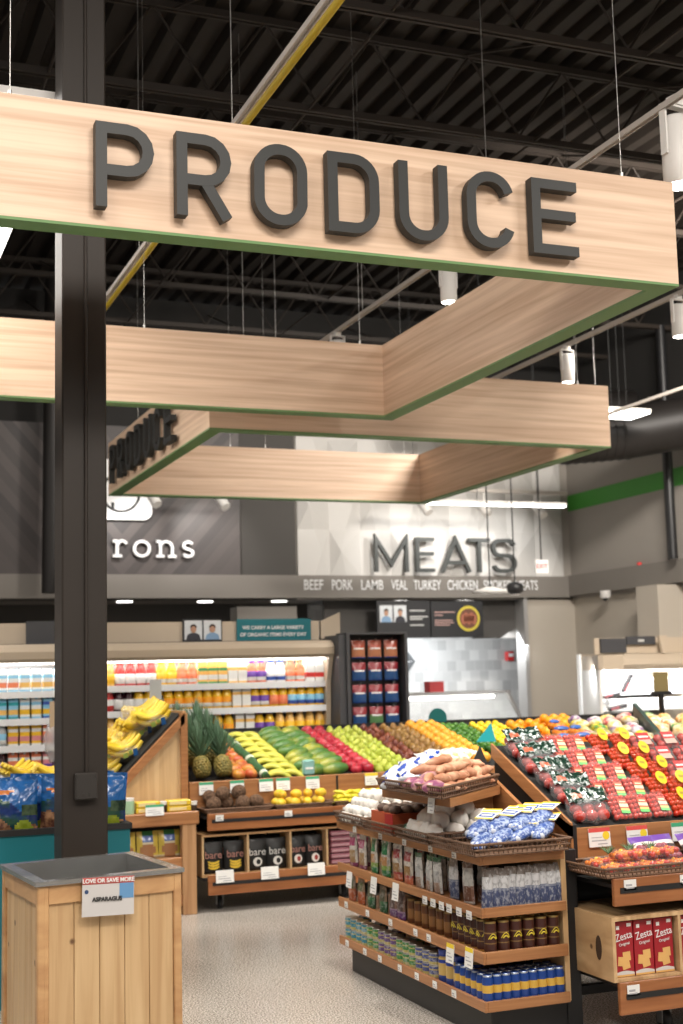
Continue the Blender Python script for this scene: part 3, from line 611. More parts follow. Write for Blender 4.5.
c_ = dict(org=('orange', (.90, .36, .01)), yel=('yellow', (.85, .50, .02)), red=('red', (.60, .035, .03)), cor=('coral', (.80, .22, .10)), dk=('dark_berry', (.04, .006, .012)), pal=('pale_orange', (.85, .50, .13)),
          wht=('white', (.80, .80, .78)), pur=('purple', (.14, .05, .35)), blu=('blue', (.04, .10, .45)), grn=('green', (.04, .28, .10)), lbl=('light_blue', (.25, .55, .75)), pnk=('pink', (.70, .25, .28)), tea=('teal', (.02, .35, .40)), gry=('grey', (.45, .48, .50)))
K = {}
def BK(b, l, c=None, s=None):
    k = (b, l, c, s)
    if k not in K: K[k] = bottle_kind(c_[b], c_[l], c_[c] if c else None, stripe=c_[s] if s else None)
    return K[k]
def CK(a, b, c, g=True):
    k = ('c', a, b, c, g)
    if k not in K: K[k] = carton_kind(c_[a], c_[b], c_[c], gable=g)
    return K[k]
NM = dict(org='orange', yel='orange-yellow', red='red', cor='coral', dk='dark berry', pal='pale orange', wht='white', pur='purple', blu='blue', grn='green', lbl='light blue', pnk='pink', tea='teal', gry='grey')
SH = {1.572: 'top', 1.355: 'middle', 1.115: 'bottom'}
rows = [
 (1.572, [('C', 'wht', 'wht', 'cor')]*2+[('B', 'pal', 'yel', None, None)]+[('B', 'red', 'wht', None, None)]*4+[('B', 'yel', 'wht', 'org', 'yel')]*2+[('B', 'cor', 'wht', 'cor', 'cor')]*2
   +[('C', 'pal', 'grn', 'wht')]*3+[('C', 'wht', 'pal', 'wht')]*2+[('B', 'cor', 'wht', 'pur', 'pur')]*2+[('B', 'wht', 'blu', 'blu', 'wht')]*2+[('B', 'cor', 'wht', 'cor', 'cor')]*2+[('C', 'wht', 'wht', 'red')]*2),
 (1.355, [('B', 'wht', 'wht', None, None)]+[('B', 'red', 'red', 'wht', 'wht')]*2+[('B', 'dk', 'wht', None, None)]*2+[('B', 'yel', 'wht', 'grn', None)]*3+[('B', 'yel', 'wht', 'org', 'org')]*7
   +[('C', 'wht', 'pal', 'wht')]*2+[('B', 'yel', 'wht', 'pur', 'pur')]*2+[('B', 'yel', 'cor', 'org', None)]*2+[('B', 'yel', 'blu', 'org', 'lbl')]*4),
 (1.115, [('B', 'pal', 'wht', None, None)]*5+[('B', 'yel', 'wht', 'org', 'org')]*9+[('C', 'wht', 'pal', 'wht')]*2+[('B', 'yel', 'wht', 'pur', 'pur')]*2+[('B', 'pal', 'yel', None, None)]*5)]
for z, items in rows:
    n = len(items); x0, x1 = 2.18, 4.29
    for i, it in enumerate(items):
        x = x0+(x1-x0)*(i/(n-1) if n > 1 else 0)
        if it[0] == 'B':
            k = BK(it[1], it[2], it[3], it[4]); nm = '%s juice bottle, %s label, %s from left on the %s juice case shelf' % (NM[it[1]], NM[it[2]], ORD[i], SH[z])
            k.place((x, 11.46, z+.001), nm, 'bottle', 'juice bottles in the chilled case', rot=(0, 0, random.uniform(-.2, .2)))
        else:
            k = CK(it[1], it[2], it[3], False); nm = '%s carton with %s print, %s from left on the %s juice case shelf' % (NM[it[1]], NM[it[2]], ORD[i], SH[z])
            k.place((x, 11.46, z+.001), nm, 'carton', 'cartons in the juice case')
lrows = [(1.545, 'top', [('C', 'wht', 'lbl', 'cor')]*3+[('C', 'wht', 'lbl', 'pal')]*4), (1.32, 'second', [('C', 'lbl', 'tea', 'pal')]*3+[('C', 'wht', 'lbl', 'yel')]*2+[('C', 'lbl', 'blu', 'yel')]*2),
         (1.10, 'third', [('B', 'gry', 'wht', 'wht', 'lbl')]*2+[('C', 'yel', 'wht', 'pnk')]*3+[('C', 'cor', 'wht', 'pnk')]*2), (.865, 'fourth', [('B', 'dk', 'pur', 'wht', None)]*2+[('C', 'cor', 'wht', 'pnk')]*3+[('C', 'pnk', 'wht', 'pur')]*2)]
for z, nmz, items in lrows:
    for i, it in enumerate(items):
        x = 1.36+.095*i; L_ = 'carton' if it[0] == 'C' else 'bottle'
        k = CK(*it[1:]) if it[0] == 'C' else BK(*it[1:])
        k.place((x, 11.46, z+.001), '%s %s, %s from left on the %s shelf of the left chilled case' % (NM[it[1]], L_, ORD[i], nmz), L_, 'cartons and bottles in the left chilled case')

# candy rack
o = thing('snack_rack', 'tall dark rack hung with rows of red and blue snack bags beside the juice case', 'rack', (4.72, 11.3, 0))
DKR = mat('rack_slate', (.055, .055, .06), .5)
part(MB().box(4.44, 5.04, 11.34, 11.38, 0, 1.98), 'back_board', DKR, o)
part(MB().box(4.375, 4.44, 11.15, 11.9, 0, 1.98), 'side_panel', DKR, o)
for xx in (4.44, 5.01): part(MB().box(xx, xx+.03, 11.12, 11.34, 0, 1.98), 'side_panel', DKR, o)
part(MB().box(4.44, 5.04, 11.12, 11.38, 1.98, 2.0), 'top', DKR, o); part(MB().box(4.47, 5.01, 11.15, 11.34, 0, .25), 'base', DKR, o)
for z in (1.93, 1.73, 1.53, 1.33):
    for x in (4.58, 4.74, 4.90): part(MB().tube([(x, 11.34, z), (x, 11.16, z), (x, 11.15, z+.015)], .004, 6), 'hook', WIRE, o)
def pouch(name, w_, h, t, mats, fn, seal=.06, base=.8, res=(8, 12), wr=.0):
    """pillow pouch standing on z=0 facing -Y; fn(u,v)->material index"""
    nx, nz = res; vs = []; fs = []; mi = []
    for sgn in (-1, 1):
        for j in range(nz+1):
            v = j/nz
            for i in range(nx+1):
                u = i/nx; e = math.sin(math.pi*u)**.55; pf = (base+(1-base)*min(1, v/.25))*min(1, max(0, (1-v-seal))/.35)**.6
                vs.append(((u-.5)*w_*(1-.03*math.sin(math.pi*v)), sgn*t/2*e*pf+random.uniform(-wr, wr), v*h))
    o_ = (nx+1)*(nz+1)
    for sgn in (0, 1):
        for j in range(nz):
            for i in range(nx):
                a = sgn*o_+j*(nx+1)+i; q = [a, a+1, a+nx+2, a+nx+1]; fs.append(q if not sgn else q[::-1]); mi.append(fn((i+.5)/nx, (j+.5)/nz) if not sgn else fn(.02, (j+.5)/nz))
    for i in range(nx): fs.append([i, o_+i, o_+i+1, i+1]); mi.append(fn(.5, 0))
    mb = MB(); mb.add(vs, fs, mi, True); return mb.obj(name, mats)
P_ = {}
def film(nm, c, r_=.28, coat=.3): return mat('film_'+nm, c, r_, coat=coat)
def cfn(u, v):
    if v > .62: return 0
    if .48 < v <= .62 and .15 < u < .85: return 2
    return 1 if v > .12 else 3
candy = {}
for nm, a, b in (('orange', (.34, .06, .03), (.40, .16, .08)), ('blue', (.24, .02, .03), (.02, .07, .20)), ('green', (.24, .02, .03), (.09, .20, .08))):
    candy[nm] = Kind(lambda a=a, b=b, nm=nm: pouch('snack_bag', .135, .165, .05, [film('candy_top_'+nm, a), film('candy_low_'+nm, b), WHITE, film('candy_base', (.02, .06, .25))], cfn))
rr = [['orange']*3, ['blue']*3, ['blue']*3, ['blue', 'green', 'blue']]
for j, z in enumerate((1.765, 1.565, 1.365, 1.165)):
    for i, x in enumerate((4.58, 4.74, 4.90)):
        candy[rr[j][i]].place((x, 11.19, z), 'red and %s snack bag, %s row from the top, %s column of the dark rack' % (rr[j][i], ORD[j], ('left', 'middle', 'right')[i]), 'snack bag', 'snack bags hanging on the dark rack')

# right-hand cooler by the right wall
o = thing('open_refrigerated_case', 'white lit open case with tan canopy by the right wall', 'refrigerator', (8.9, 13.0, 0))
part(MB().box(8.50, 9.70, 13.80, 13.86, 0, 1.8), 'back_panel', INNER, o); part(MB().prism([(8.22, 12.95), (9.70, 12.95), (9.70, 13.8), (8.53, 13.8)], 0, .7, 'z'), 'base', WHITEP, o)
part(MB().prism([(12.95, 1.60), (12.90, 1.66), (12.92, 1.72), (13.0, 1.78), (13.8, 1.80), (13.8, 1.74), (13.1, 1.62)], 8.52, 9.70, 'x').prism([(8.22, 12.95), (8.26, 12.905), (8.53, 12.905), (8.53, 13.8)], 1.61, 1.775, 'z'), 'canopy', TAN, o)
part(MB().prism([(8.22, 12.95), (8.26, 12.95), (8.56, 13.8), (8.53, 13.83)], .7, 1.61, 'z'), 'end_panel', WHITEP, o)
part(MB().box(8.35, 9.6, 13.02, 13.06, 1.58, 1.60), 'lamp', LED, o)
for z, y in ((.95, 13.05), (1.17, 13.2), (1.35, 13.3), (1.50, 13.38)):
    sh = part(MB().prism([(8.30+(y-13.05)*.36, y), (9.68, y), (9.68, 13.8), (8.53, 13.8)], z-.02, z, 'z'), 'shelf', INNER, o); part(MB().box(8.32+(y-13.05)*.36, 9.68, y-.012, y, z-.035, z+.005), 'price_rail', STRIP, sh)
for nm, x0, x1, lab in (('tan_header_panel', 8.28, 9.6, 'tan header board on top of the right wall case'),):
    tag(bx(x0, x1, 13.1, 13.13, 1.79, 1.97).obj(nm, TAN), lab, 'panel')
tag(bx(8.34, 8.68, 13.06, 13.09, 1.80, 1.965).obj('dark_notice_board', MATS['board_slate']), 'large dark board, left one on the right case header', 'board')
o = thing('dark_notice_board', 'flat dark board, right one on the right case header, with small lettering', 'board', (8.9, 13.07, 1.9)); part(MB().box(8.69, 9.08, 13.06, 13.09, 1.89, 1.985), 'board', MATS['board_slate'], o); part(MB().box(8.84, 8.92, 13.055, 13.06, 1.92, 1.95), 'text_lines', WT, o)
tag(MB().prism([(9.10, 1.79), (9.14, 1.79), (9.17, 1.99), (9.06, 1.99)], 12.96, 13.0).obj('header_bracket', TAN), 'tan bracket standing on the right case canopy', 'bracket')
MTK = Kind(lambda: tag(MB().box(-.11, .11, -.05, .05, 0, .05, 0, bev=.012).box(-.10, .02, -.053, -.049, .012, .04, 1).obj('meat_package', [mat('tray_dark', (.03, .03, .035), .4), PACKM])))
TRAYD = mat('tray_dark', (.03, .03, .035), .4)
WPK = Kind(lambda: tag(MB().box(-.06, .06, -.05, .05, 0, .10, 0, bev=.01).box(-.05, .05, -.052, -.05, .05, .062, 1).obj('white_package', [WHITE, mat('pale_print', (.45, .50, .55), .5)])))
for i in range(9):
    WPK.place((8.44+.14*i, 13.30, 1.172), 'white wrapped package, %s from left on the lowest row of the right case' % ORD[i], 'package', 'white packages in the right case')
    WPK.place((8.48+.135*i, 13.40, 1.352), 'white wrapped package, %s from left on the middle row of the right case' % ORD[i], 'package', 'white packages in the right case')
for i, (x, y, z, a, l) in enumerate([(8.52, 13.18, 1.30, -12, 'slanting, topmost'), (8.52, 13.06, 1.16, -10, 'slanting, below the topmost'), (8.72, 13.12, 1.44, -58, 'standing steeply, beside the topmost')]):
    o = thing('sample_tray', 'dark meat tray on a bracket, %s, in the right case' % l, 'tray', (x, y, z))
    o.rotation_euler = (0, R(a), 0)
    lpart(MB().box(-.12, .12, -.04, .04, 0, .045, bev=.015), 'tray', TRAYD, o); lpart(MB().box(-.11, .0, -.043, -.039, .01, .035), 'label', PACKM, o); lpart(MB().box(-.015, .015, .04, .30, .01, .03), 'arm', GREYM, o)

# ------------------------------------------------------------------ shelf goods helpers
CARD = mat('price_card', (.78, .78, .76), .5); CARDR = mat('card_red', (.65, .08, .07), .5); CARDG = mat('card_green', (.05, .35, .18), .5); INK = mat('print_ink', (.38, .38, .40), .6); CARDY = mat('card_yellow', (.80, .60, .03), .5)
def card(name, label, x, y, z, w_=.10, h=.085, top=None, group='price cards', yellow=False, rot=0, cat='price card', thick=.003):
    mb = MB(); mb.box(-w_/2, w_/2, 0, thick, -h/2, h/2, 0)
    if top: mb.box(-w_/2, w_/2, -.0006, 0, h*.28, h/2, 1)
    mb.box(-w_*.38, w_*.1, -.0006, 0, -h*.02, h*.02, 2); mb.box(-w_*.38, w_*.3, -.0006, 0, -h*.2, -h*.14, 2); mb.box(-w_*.1, w_*.34, -.0006, 0, -h*.38, -h*.32, 2)
    if yellow: mb.prism(arc(w_*.30, h*.08, h*.22, h*.22, 0, 360, 14)[:-1], -.0009, 0, 'y', 3)
    o = mb.obj(name, [CARD, top or CARD, INK, CARDY]); o.location = (x, y, z); o.rotation_euler = (R(-6), 0, rot); return tag(o, label, cat, group)
TAGK = Kind(lambda: MB().box(-.022, .022, 0, .002, -.016, .016, 0).box(-.016, .006, -.0006, 0, -.003, .003, 1).box(-.016, .014, -.0006, 0, -.011, -.007, 1).obj('shelf_tag', [CARD, INK]))
def rail_board(parent, x0, x1, y, z0, z1, name='front_board', d=.022, grooved=True):
    b = part(MB().box(x0, x1, y, y+d, z0, z1, bev=.003), name, CHERRY, parent)
    if grooved: zz = z0+(z1-z0)*.56; part(MB().box(x0+.03, x1-.03, y-.004, y, zz-.012, zz+.012), 'handle_strip', BLACK, b)
    return b
def caster(parent, x, y, r_=.045):
    mb = MB(); mb.T = Matrix.Translation((x, y, r_)) @ Matrix.Rotation(R(90), 4, 'Y'); mb.lathe([(r_*.5, -.018), (r_, -.014), (r_, .014), (r_*.5, .018)], 16)
    c = part(mb, 'caster', BLACK, parent); mb = MB(); mb.box(x-.026, x-.020, y-.02, y+.02, .03, .115); mb.box(x+.020, x+.026, y-.02, y+.02, .03, .115); mb.box(x-.03, x+.03, y-.03, y+.03, .11, .12); part(mb, 'fork', GREYM, c)
WICK = mat('brown_wicker', (.14, .075, .042), .6, noise=.35, nscale=90, bump=.6)
def tray_parts(o, poly, z0, z1, flare=.02):
    """woven display basket on a polygon plan"""
    c = Vector((sum(p[0] for p in poly)/len(poly), sum(p[1] for p in poly)/len(poly)))
    lo = [Vector(p)-(Vector(p)-c).normalized()*flare for p in poly]; mb = MB(); mb.prism([tuple(p) for p in lo], z0, z0+.006, 'z'); n = len(poly); H = z1-z0
    part(mb, 'bottom', WICK, o); mb = MB()
    for k in range(n):
        a, b, A, B = lo[k], lo[(k+1) % n], Vector(poly[k]), Vector(poly[(k+1) % n])
        def q(t, f): p = (a.lerp(b, t)).lerp(A.lerp(B, t), f); return (p.x, p.y, z0+H*f)
        for f in (.08, .52, .97): mb.tube([q(0, f), q(1, f)], .0065 if f > .9 else .005, 6)
        m_ = max(2, int((b-a).length/.022))
        for i in range(m_+1): mb.tube([q(i/m_, 0), q(i/m_, 1)], .0028, 4)
        iz = [(q(0, .0)), (q(1, .0)), (q(1, .45)), (q(0, .45))]
    part(mb, 'woven_side', WICK, o)
def basket(poly, z0, z1, label, cat='basket'):
    c = (sum(p[0] for p in poly)/len(poly), sum(p[1] for p in poly)/len(poly)); o = thing('wicker_tray', label, cat, (c[0], c[1], z0)); tray_parts(o, poly, z0, z1); return o

# ------------------------------------------------------------------ central fruit table
FT = thing('fruit_table', 'long wheeled wooden fruit table with a sloped bed across the middle of the shop', 'display table', (4.6, 9.3, 0))
X0, X1 = 2.50, 7.4
part(MB().box(X0, X1, 9.35, 9.38, .70, .885, bev=.004), 'front_lip', OAK_H, FT)
part(MB().prism([(9.38, .82), (10.75, 1.15), (10.75, .60), (9.38, .60)], X0, X0+.025, 'x'), 'side_panel', PINE_H, FT)
part(MB().prism([(9.38, .845), (10.75, 1.174), (10.75, 1.15), (9.38, .82)], X0+.026, X1, 'x'), 'sloped_bed', BLACKM, FT)
part(MB().box(X0, X1, 10.75, 10.78, .2, 1.20), 'rear_board', BLACK, FT)
for k in range(5): part(MB().box(3.62+k*.78, 3.635+k*.78, 9.345, 9.35, .705, .88), 'lip_joint', BLACK, FT)
rail_board(FT, 2.575, X1, 9.15, .558, .675, 'upper_board'); rail_board(FT, 2.575, X1, 9.15, .12, .255, 'lower_board')
part(MB().box(2.56, X1, 9.175, 9.6, .64, .655), 'upper_shelf', BLACK, FT); part(MB().box(2.56, X1, 9.175, 10.4, .215, .235), 'lower_shelf', BLACK, FT)
part(MB().box(2.52, X1, 9.75, 10.75, .24, .60), 'core', BLACKM, FT)
for x in (2.70, 3.64, 4.6, 5.6, 6.6): caster(FT, x, 9.32)
for x in (2.62, 7.2): caster(FT, x, 10.5)
# crates under the table
CR = thing('compartment_crate', 'long pale pine crate with four open compartments under the fruit table', 'crate', (3.3, 9.2, .24))
mb = MB()
part(MB().box(2.545, 4.40, 9.205, 9.70, .512, .527), 'top', PINE_H, CR); part(MB().box(2.545, 4.40, 9.205, 9.70, .237, .252), 'bottom', PINE_H, CR); part(MB().box(2.56, 4.40, 9.69, 9.70, .252, .512), 'back', BLACKM, CR)
for x in (2.545, 2.875, 3.195, 3.475, 3.83, 4.385): part(MB().box(x, x+.014, 9.2, 9.69, .252, .512), 'divider' if 2.6 < x < 4.3 else 'end_panel', PINE_V, CR)
BB = film('matte_black_bag', (.009, .009, .009), .5, .05); BT1 = mat('bag_text_white', (.7, .7, .68), .5); BT2 = mat('bag_text_pink', (.45, .22, .18), .5)
def bare_bag(kind):
    ms = {'banana': mat('fruit_yellow', (.75, .52, .05), .5), 'coconut': mat('fruit_white', (.75, .74, .70), .5), 'apple': mat('fruit_red_white', (.80, .76, .70), .5)}
    def b():
        o = empty('snack_pouch'); a = pouch('pouch', .155, .235, .055, [BB], lambda u, v: 0); a.parent = o
        text('bare', .078, (0, -.031, .135), BT1 if kind == 'coconut' else BT2, o, ext=.0008, sx=.92)
        mb = MB()
        if kind == 'banana':
            for dz in (.075, .055, .035): mb.prism(arc(0, dz+.02, .045, .028, 190, 350, 8)+arc(0, dz+.02, .036, .010, 350, 190, 8), -.0335, -.031, 'y', 0)
        else: mb.prism(arc(.0, .062, .034, .034, 0, 360, 18)[:-1], -.0335, -.031, 'y', 0); mb.prism(arc(.006, .062, .016, .02, 0, 360, 14)[:-1], -.0345, -.0335, 'y', 1)
        lpart(mb, 'fruit_picture', [ms[kind], CHAR if kind == 'coconut' else mat('apple_skin', (.35, .04, .03), .5)], o); return o
    return Kind(b)
for ci, (kd, xs) in enumerate((('banana', (2.64, 2.80)), ('coconut', (2.965, 3.115)), ('apple', (3.272, 3.405)))):
    k = bare_bag(kd)
    for i, x in enumerate(xs): k.place((x, 9.27, .254), 'black snack pouch picturing %s, %s one in its crate compartment' % (kd, ('left', 'right')[i]), 'snack bag', 'black snack pouches in the crate', rot=(R(-3), 0, 0), scale=(.98 if kd != 'apple' else .86, 1, .92))
    for i, x in enumerate(xs): k.place((x, 9.40, .262), 'black snack pouch behind the %s %s pouch in the crate' % (('left', 'right')[i], kd), 'snack bag', 'black snack pouches in the crate', scale=(.92, 1, .92))
k = Kind(lambda: tag(MB().box(-.13, .13, -.06, .06, 0, .036, 0, bev=.008).box(-.125, .125, -.062, -.06, .010, .024, 1).obj('purple_box', [mat('mauve_box', (.28, .10, .13), .5), mat('mauve_band', (.45, .25, .28), .5)])))
for i in range(6): k.place((3.645, 9.27, .2535+i*.0405), 'flat mauve box, %s from the bottom of its stack in the crate' % ORD[i], 'box', 'flat mauve boxes in the crate')
# price cards on the lip
for i, (x, tp) in enumerate(((2.62, CARDG), (2.85, CARDG), (3.07, CARDG), (3.20, CARDG), (3.43, CARDG), (3.90, CARDY))):
    card('price_card', 'white price card, %s from the left on the fruit table lip' % ORD[i], x, 9.335, .838, .105, .088, tp, 'price cards on the fruit table lip')
for i, x in enumerate((2.69, 3.02, 3.37)): card('price_card', 'white price card, %s from the left on the lowest board of the fruit table' % ORD[i], x, 9.135, .245, .13, .085, None, 'price cards on the lowest board')
for i, x in enumerate((2.66, 3.17, 3.62, 3.85)): TAGK.place((x, 9.144, .645), 'small shelf tag, %s from left on the upper board of the fruit table' % ORD[i], 'tag', 'shelf tags on the fruit table', scale=1.3)
TAGK.place((3.86, 9.144, .228), 'small shelf tag on the lowest board right of the cards', 'tag', 'shelf tags on the fruit table', scale=1.3)

# ---- fruit kinds
def skin(nm, c1, c2, sc=10, r_=.35, lo=.4, hi=.62, b=0): return mix2('skin_'+nm, c1, c2, sc, r_, lo, hi, b)
STEMM = mat('stem_brown', (.10, .06, .03), .7)
def apple_k(nm, c1, c2, r_=.04):
    m_ = skin(nm, c1, c2, 14, .28)
    def b():
        o = MB().lathe([(.002, -.80*r_), (.35*r_, -.92*r_), (.75*r_, -.70*r_), (.98*r_, -.15*r_), (1.0*r_, .2*r_), (.85*r_, .65*r_), (.5*r_, .88*r_), (.2*r_, .82*r_), (.05*r_, .62*r_)], 14).obj('apple', m_)
        st = MB().tube([(0, 0, .6*r_), (.003, 0, 1.15*r_)], .0018, 5).obj('stem', STEMM); st.parent = o; return o
    return Kind(b)
def pear_k(nm, c1, c2, r_=.034):
    m_ = skin(nm, c1, c2, 14, .38)
    def b():
        o = MB().lathe([(.004, -r_*1.05), (.6*r_, -.95*r_), (.95*r_, -.4*r_), (.97*r_, .15*r_), (.78*r_, .7*r_), (.55*r_, 1.1*r_), (.34*r_, 1.4*r_), (.05*r_, 1.48*r_)], 14).obj('pear', m_)
        st = MB().tube([(0, 0, 1.42*r_), (.004, 0, 1.8*r_)], .0018, 5).obj('stem', STEMM); st.parent = o; return o
    return Kind(b)
def orb_k(nm, name, c1, c2, rx, ry, rz, sc=12, rough=.38, b=0, jit=0.01):
    m_ = skin(nm, c1, c2, sc, rough, b=b); return Kind(lambda: MB().ell((0, 0, 0), rx, ry, rz, 16, 10, 0, jit).obj(name, m_))
BED = lambda y: .845+.24*(y-9.38)
def lay(kind, name, cat, group, xs, ys, r_, jx=.006, jrot=.5, pos='', tilt=None, sc=.06, stag=0):
    for j, y in enumerate(ys):
        for i, x in enumerate(xs):
            xx = x+random.uniform(-jx, jx)+(stag if j % 2 else 0); yy = y+random.uniform(-jx, jx)
            rot = tilt(i, j) if tilt else (random.uniform(-jrot, jrot), random.uniform(-jrot, jrot), random.uniform(0, 6.28))
            side = '' if len(xs) == 1 else (' of the %s file' % ('left', 'right')[i] if len(xs) == 2 else ' of the %s file' % (('left', 'middle', 'right')[i] if len(xs) == 3 else ORD[i]+'-from-left'))
            kind.place((xx, yy, BED(yy)+r_), '%s, %s from the front%s%s' % (name, ORD[j], side, pos), cat, group, rot=rot, scale=1+random.uniform(-sc, sc))
fr = lambda a, n, d: [a+d*i for i in range(n)]
# pineapples
PB = mix2('pineapple_skin', (.10, .10, .02), (.30, .22, .05), 60, .6, bump=.8); PL = mat('pineapple_leaf', (.045, .10, .05), .5, noise=.4, nscale=20)
def pine():
    o = empty('pineapple'); mb = MB(); mb.lathe([(.02, 0), (.05, .008), (.066, .045), (.068, .10), (.058, .15), (.03, .172), (.01, .175)], 18)
    b = lpart(mb, 'body', PB, o); mb = MB()
    for k in range(15):
        for j in range(7):
            a = 2*math.pi*(k+(j % 2)*.5)/15; z = .02+j*.021; rr_ = .068*math.sin(math.pi*min(.85, .22+z*3.2)) if z < .1 else .066-(z-.1)*.35
            mb.ell((rr_*math.cos(a), rr_*math.sin(a), z), .011, .011, .009, 5, 4)
    lpart(mb, 'scales', PB, b); mb = MB()
    for k in range(46):
        a = k*2.4; t = k/46; h = .12+.24*t; sp = .13*(1-t)+.012; w0 = .019
        pts = [Vector((math.cos(a)*.012, math.sin(a)*.012, .165)), Vector((math.cos(a)*sp*.6, math.sin(a)*sp*.6, .17+h*.55)), Vector((math.cos(a)*sp*1.15, math.sin(a)*sp*1.15, .17+h))]
        tx = Vector((-math.sin(a), math.cos(a), 0)); nn = Vector((math.cos(a), math.sin(a), .2))*.003
        vs = [pts[0]-tx*w0, pts[0]+tx*w0, pts[1]+tx*w0*.8, pts[2], pts[1]-tx*w0*.8, pts[1]+nn*1.5]
        mb.add(vs, [[0, 1, 5], [1, 2, 5], [2, 3, 5], [3, 4, 5], [4, 0, 5], [4, 3, 2, 1, 0]])
    lpart(mb, 'crown', PL, o); return o
PK = Kind(pine)
for j, y in enumerate((9.50, 9.78, 10.06)):
    for i, x in enumerate((2.64, 2.80)): PK.place((x-.005, y-.03, BED(y)+.035), 'pineapple with tall leafy crown, %s row, %s of the pair on the fruit table' % (('front', 'middle', 'rear')[j], ('left', 'right')[i]), 'pineapple', 'pineapples at the left end of the fruit table', rot=(R(-26), 0, 0), scale=.90+.06*random.random())
# mangoes
lay(orb_k('mango', 'mango', (.42, .035, .03), (.55, .26, .04), .048, .062, .044, 8, .3), 'red and yellow mango', 'mango', 'mangoes beside the pineapples', [2.90, 2.99], fr(9.46, 10, .115), .046, pos=' in the mango strip', jrot=.25)
# long leaf rolls with white bands
LR = mat('leaf_roll_green', (.03, .10, .035), .45, noise=.35, nscale=30); LB = mat('leaf_roll_pale', (.55, .62, .48), .5)
def leek():
    o = MB().tube([(0, -.19, 0), (.004, -.05, .004), (-.004, .08, .004), (.006, .19, .0)], [.030, .036, .040, .046], 12).obj('leaf_vegetable_roll', LR)
    t = MB().tube([(0, -.15, 0), (.003, -.105, .002)], [.034, .037], 12).obj('pale_band', LB); t.parent = o; return o
lay(Kind(leek), 'dark green leaf roll with pale band', 'vegetable', 'leaf rolls between mangoes and bananas', [3.09], fr(9.57, 3, .36), .045, pos=', right of the mangoes', tilt=lambda i, j: (R(14), 0, R(random.uniform(-3, 3)+3)))
# bananas
def banana_mesh(mb, T, L_=.19, r_=.018, mi=0, bend=.055):
    old = mb.T; mb.T = old @ T; pts = []; rs = []
    for k in range(9):
        t = k/8*2-1; pts.append((0, t*L_/2, -bend*(t*t))); rs.append(r_*(1-.12*t*t) if abs(t) < .8 else r_*(.55 if k in (0,) else .5))
    mb.tube(pts, rs, 8, mi); mb.tube([pts[-1], (0, L_/2+.018, -bend-.014)], .006, 6, mi); mb.T = old
GB = skin('green_banana', (.42, .45, .06), (.62, .55, .08), 6, .4); YB = skin('yellow_banana', (.78, .56, .02), (.86, .66, .06), 6, .4)
def banana_hand(name, m_, n=4):
    def b():
        mb = MB()
        for k in range(n): banana_mesh(mb, Matrix.Translation(((k-(n-1)/2)*.033, 0, .006*(k % 2))) @ Matrix.Rotation(R((k-(n-1)/2)*-7), 4, 'Z'), .21, .0215)
        return mb.obj(name, m_)
    return Kind(b)
lay(banana_hand('banana_bunch', GB, 3), 'greenish yellow banana bunch', 'bananas', 'greenish bananas left of the papayas', [3.23, 3.33], fr(9.47, 8, .145), .045, pos=' of green bananas', tilt=lambda i, j: (R(14), R(random.uniform(-8, 8)), R(68+random.uniform(-8, 8))), sc=.04)
# papayas
PM = skin('papaya', (.06, .16, .03), (.40, .38, .04), 7, .35, .45, .75)
PP_ = Kind(lambda: MB().lathe([(.004, -.115), (.03, -.105), (.052, -.05), (.055, 0), (.045, .055), (.028, .095), (.012, .11)], 16).obj('papaya', PM))
lay(PP_, 'green papaya', 'papaya', 'papayas in the middle of the fruit table', [3.49, 3.66], fr(9.47, 9, .128), .05, pos=' of papayas', tilt=lambda i, j: (0, R(78+random.uniform(-8, 8)), R(random.uniform(-14, 14)+12)), sc=.08)
# apples, pears and the rest, in files running up the slope
lay(apple_k('red_apple', (.33, .008, .025), (.52, .04, .06), .047), 'shiny red apple', 'apple', 'red apples on the fruit table', [3.825, 3.925], fr(9.46, 12, .096), .042, pos=' of red apples')
lay(pear_k('green_pear', (.34, .42, .03), (.50, .55, .08), .036), 'green pear', 'pear', 'green pears right of the red apples', [4.015, 4.095, 4.175, 4.255], fr(9.45, 12, .095), .034, pos=' of pears', jrot=.45)
lay(pear_k('dark_pear', (.12, .018, .015), (.26, .07, .03), .034), 'dark red pear', 'pear', 'dark red pears', [4.345, 4.43], fr(9.50, 12, .095), .034, pos=' of dark pears', jrot=.45)
lay(pear_k('brown_pear', (.24, .12, .03), (.38, .22, .06), .035), 'brown russet pear', 'pear', 'brown pears left of the oranges', [4.52, 4.61, 4.70], fr(9.55, 11, .098), .034, pos=' of brown pears', jrot=.45)
ORK = orb_k('orange', 'orange', (.80, .28, .005), (.90, .40, .01), .045, .045, .043, 30, .4, .15, 0)
ORP = orb_k('pale_orange', 'orange', (.82, .33, .02), (.90, .44, .05), .045, .045, .043, 30, .4, .15, 0)
lay(ORP, 'yellowish orange', 'orange', 'yellowish oranges right of the brown pears', [4.80, 4.90, 5.00], fr(9.60, 11, .098), .043, pos=' of yellowish oranges')
lay(orb_k('lime', 'lime', (.03, .13, .01), (.09, .24, .02), .028, .033, .027, 14, .35), 'dark green lime', 'lime', 'limes in front of the meat counter', [5.10, 5.165, 5.23, 5.295], fr(9.85, 11, .073), .027, pos=' of limes', jrot=.9)
lay(orb_k('lemon', 'lemon', (.80, .58, .01), (.90, .66, .04), .030, .038, .030, 14, .38), 'yellow lemon', 'lemon', 'lemons left of the heaped oranges', [5.385, 5.46, 5.535, 5.61], fr(9.85, 10, .078), .030, pos=' of lemons', jrot=.9)
n = 0
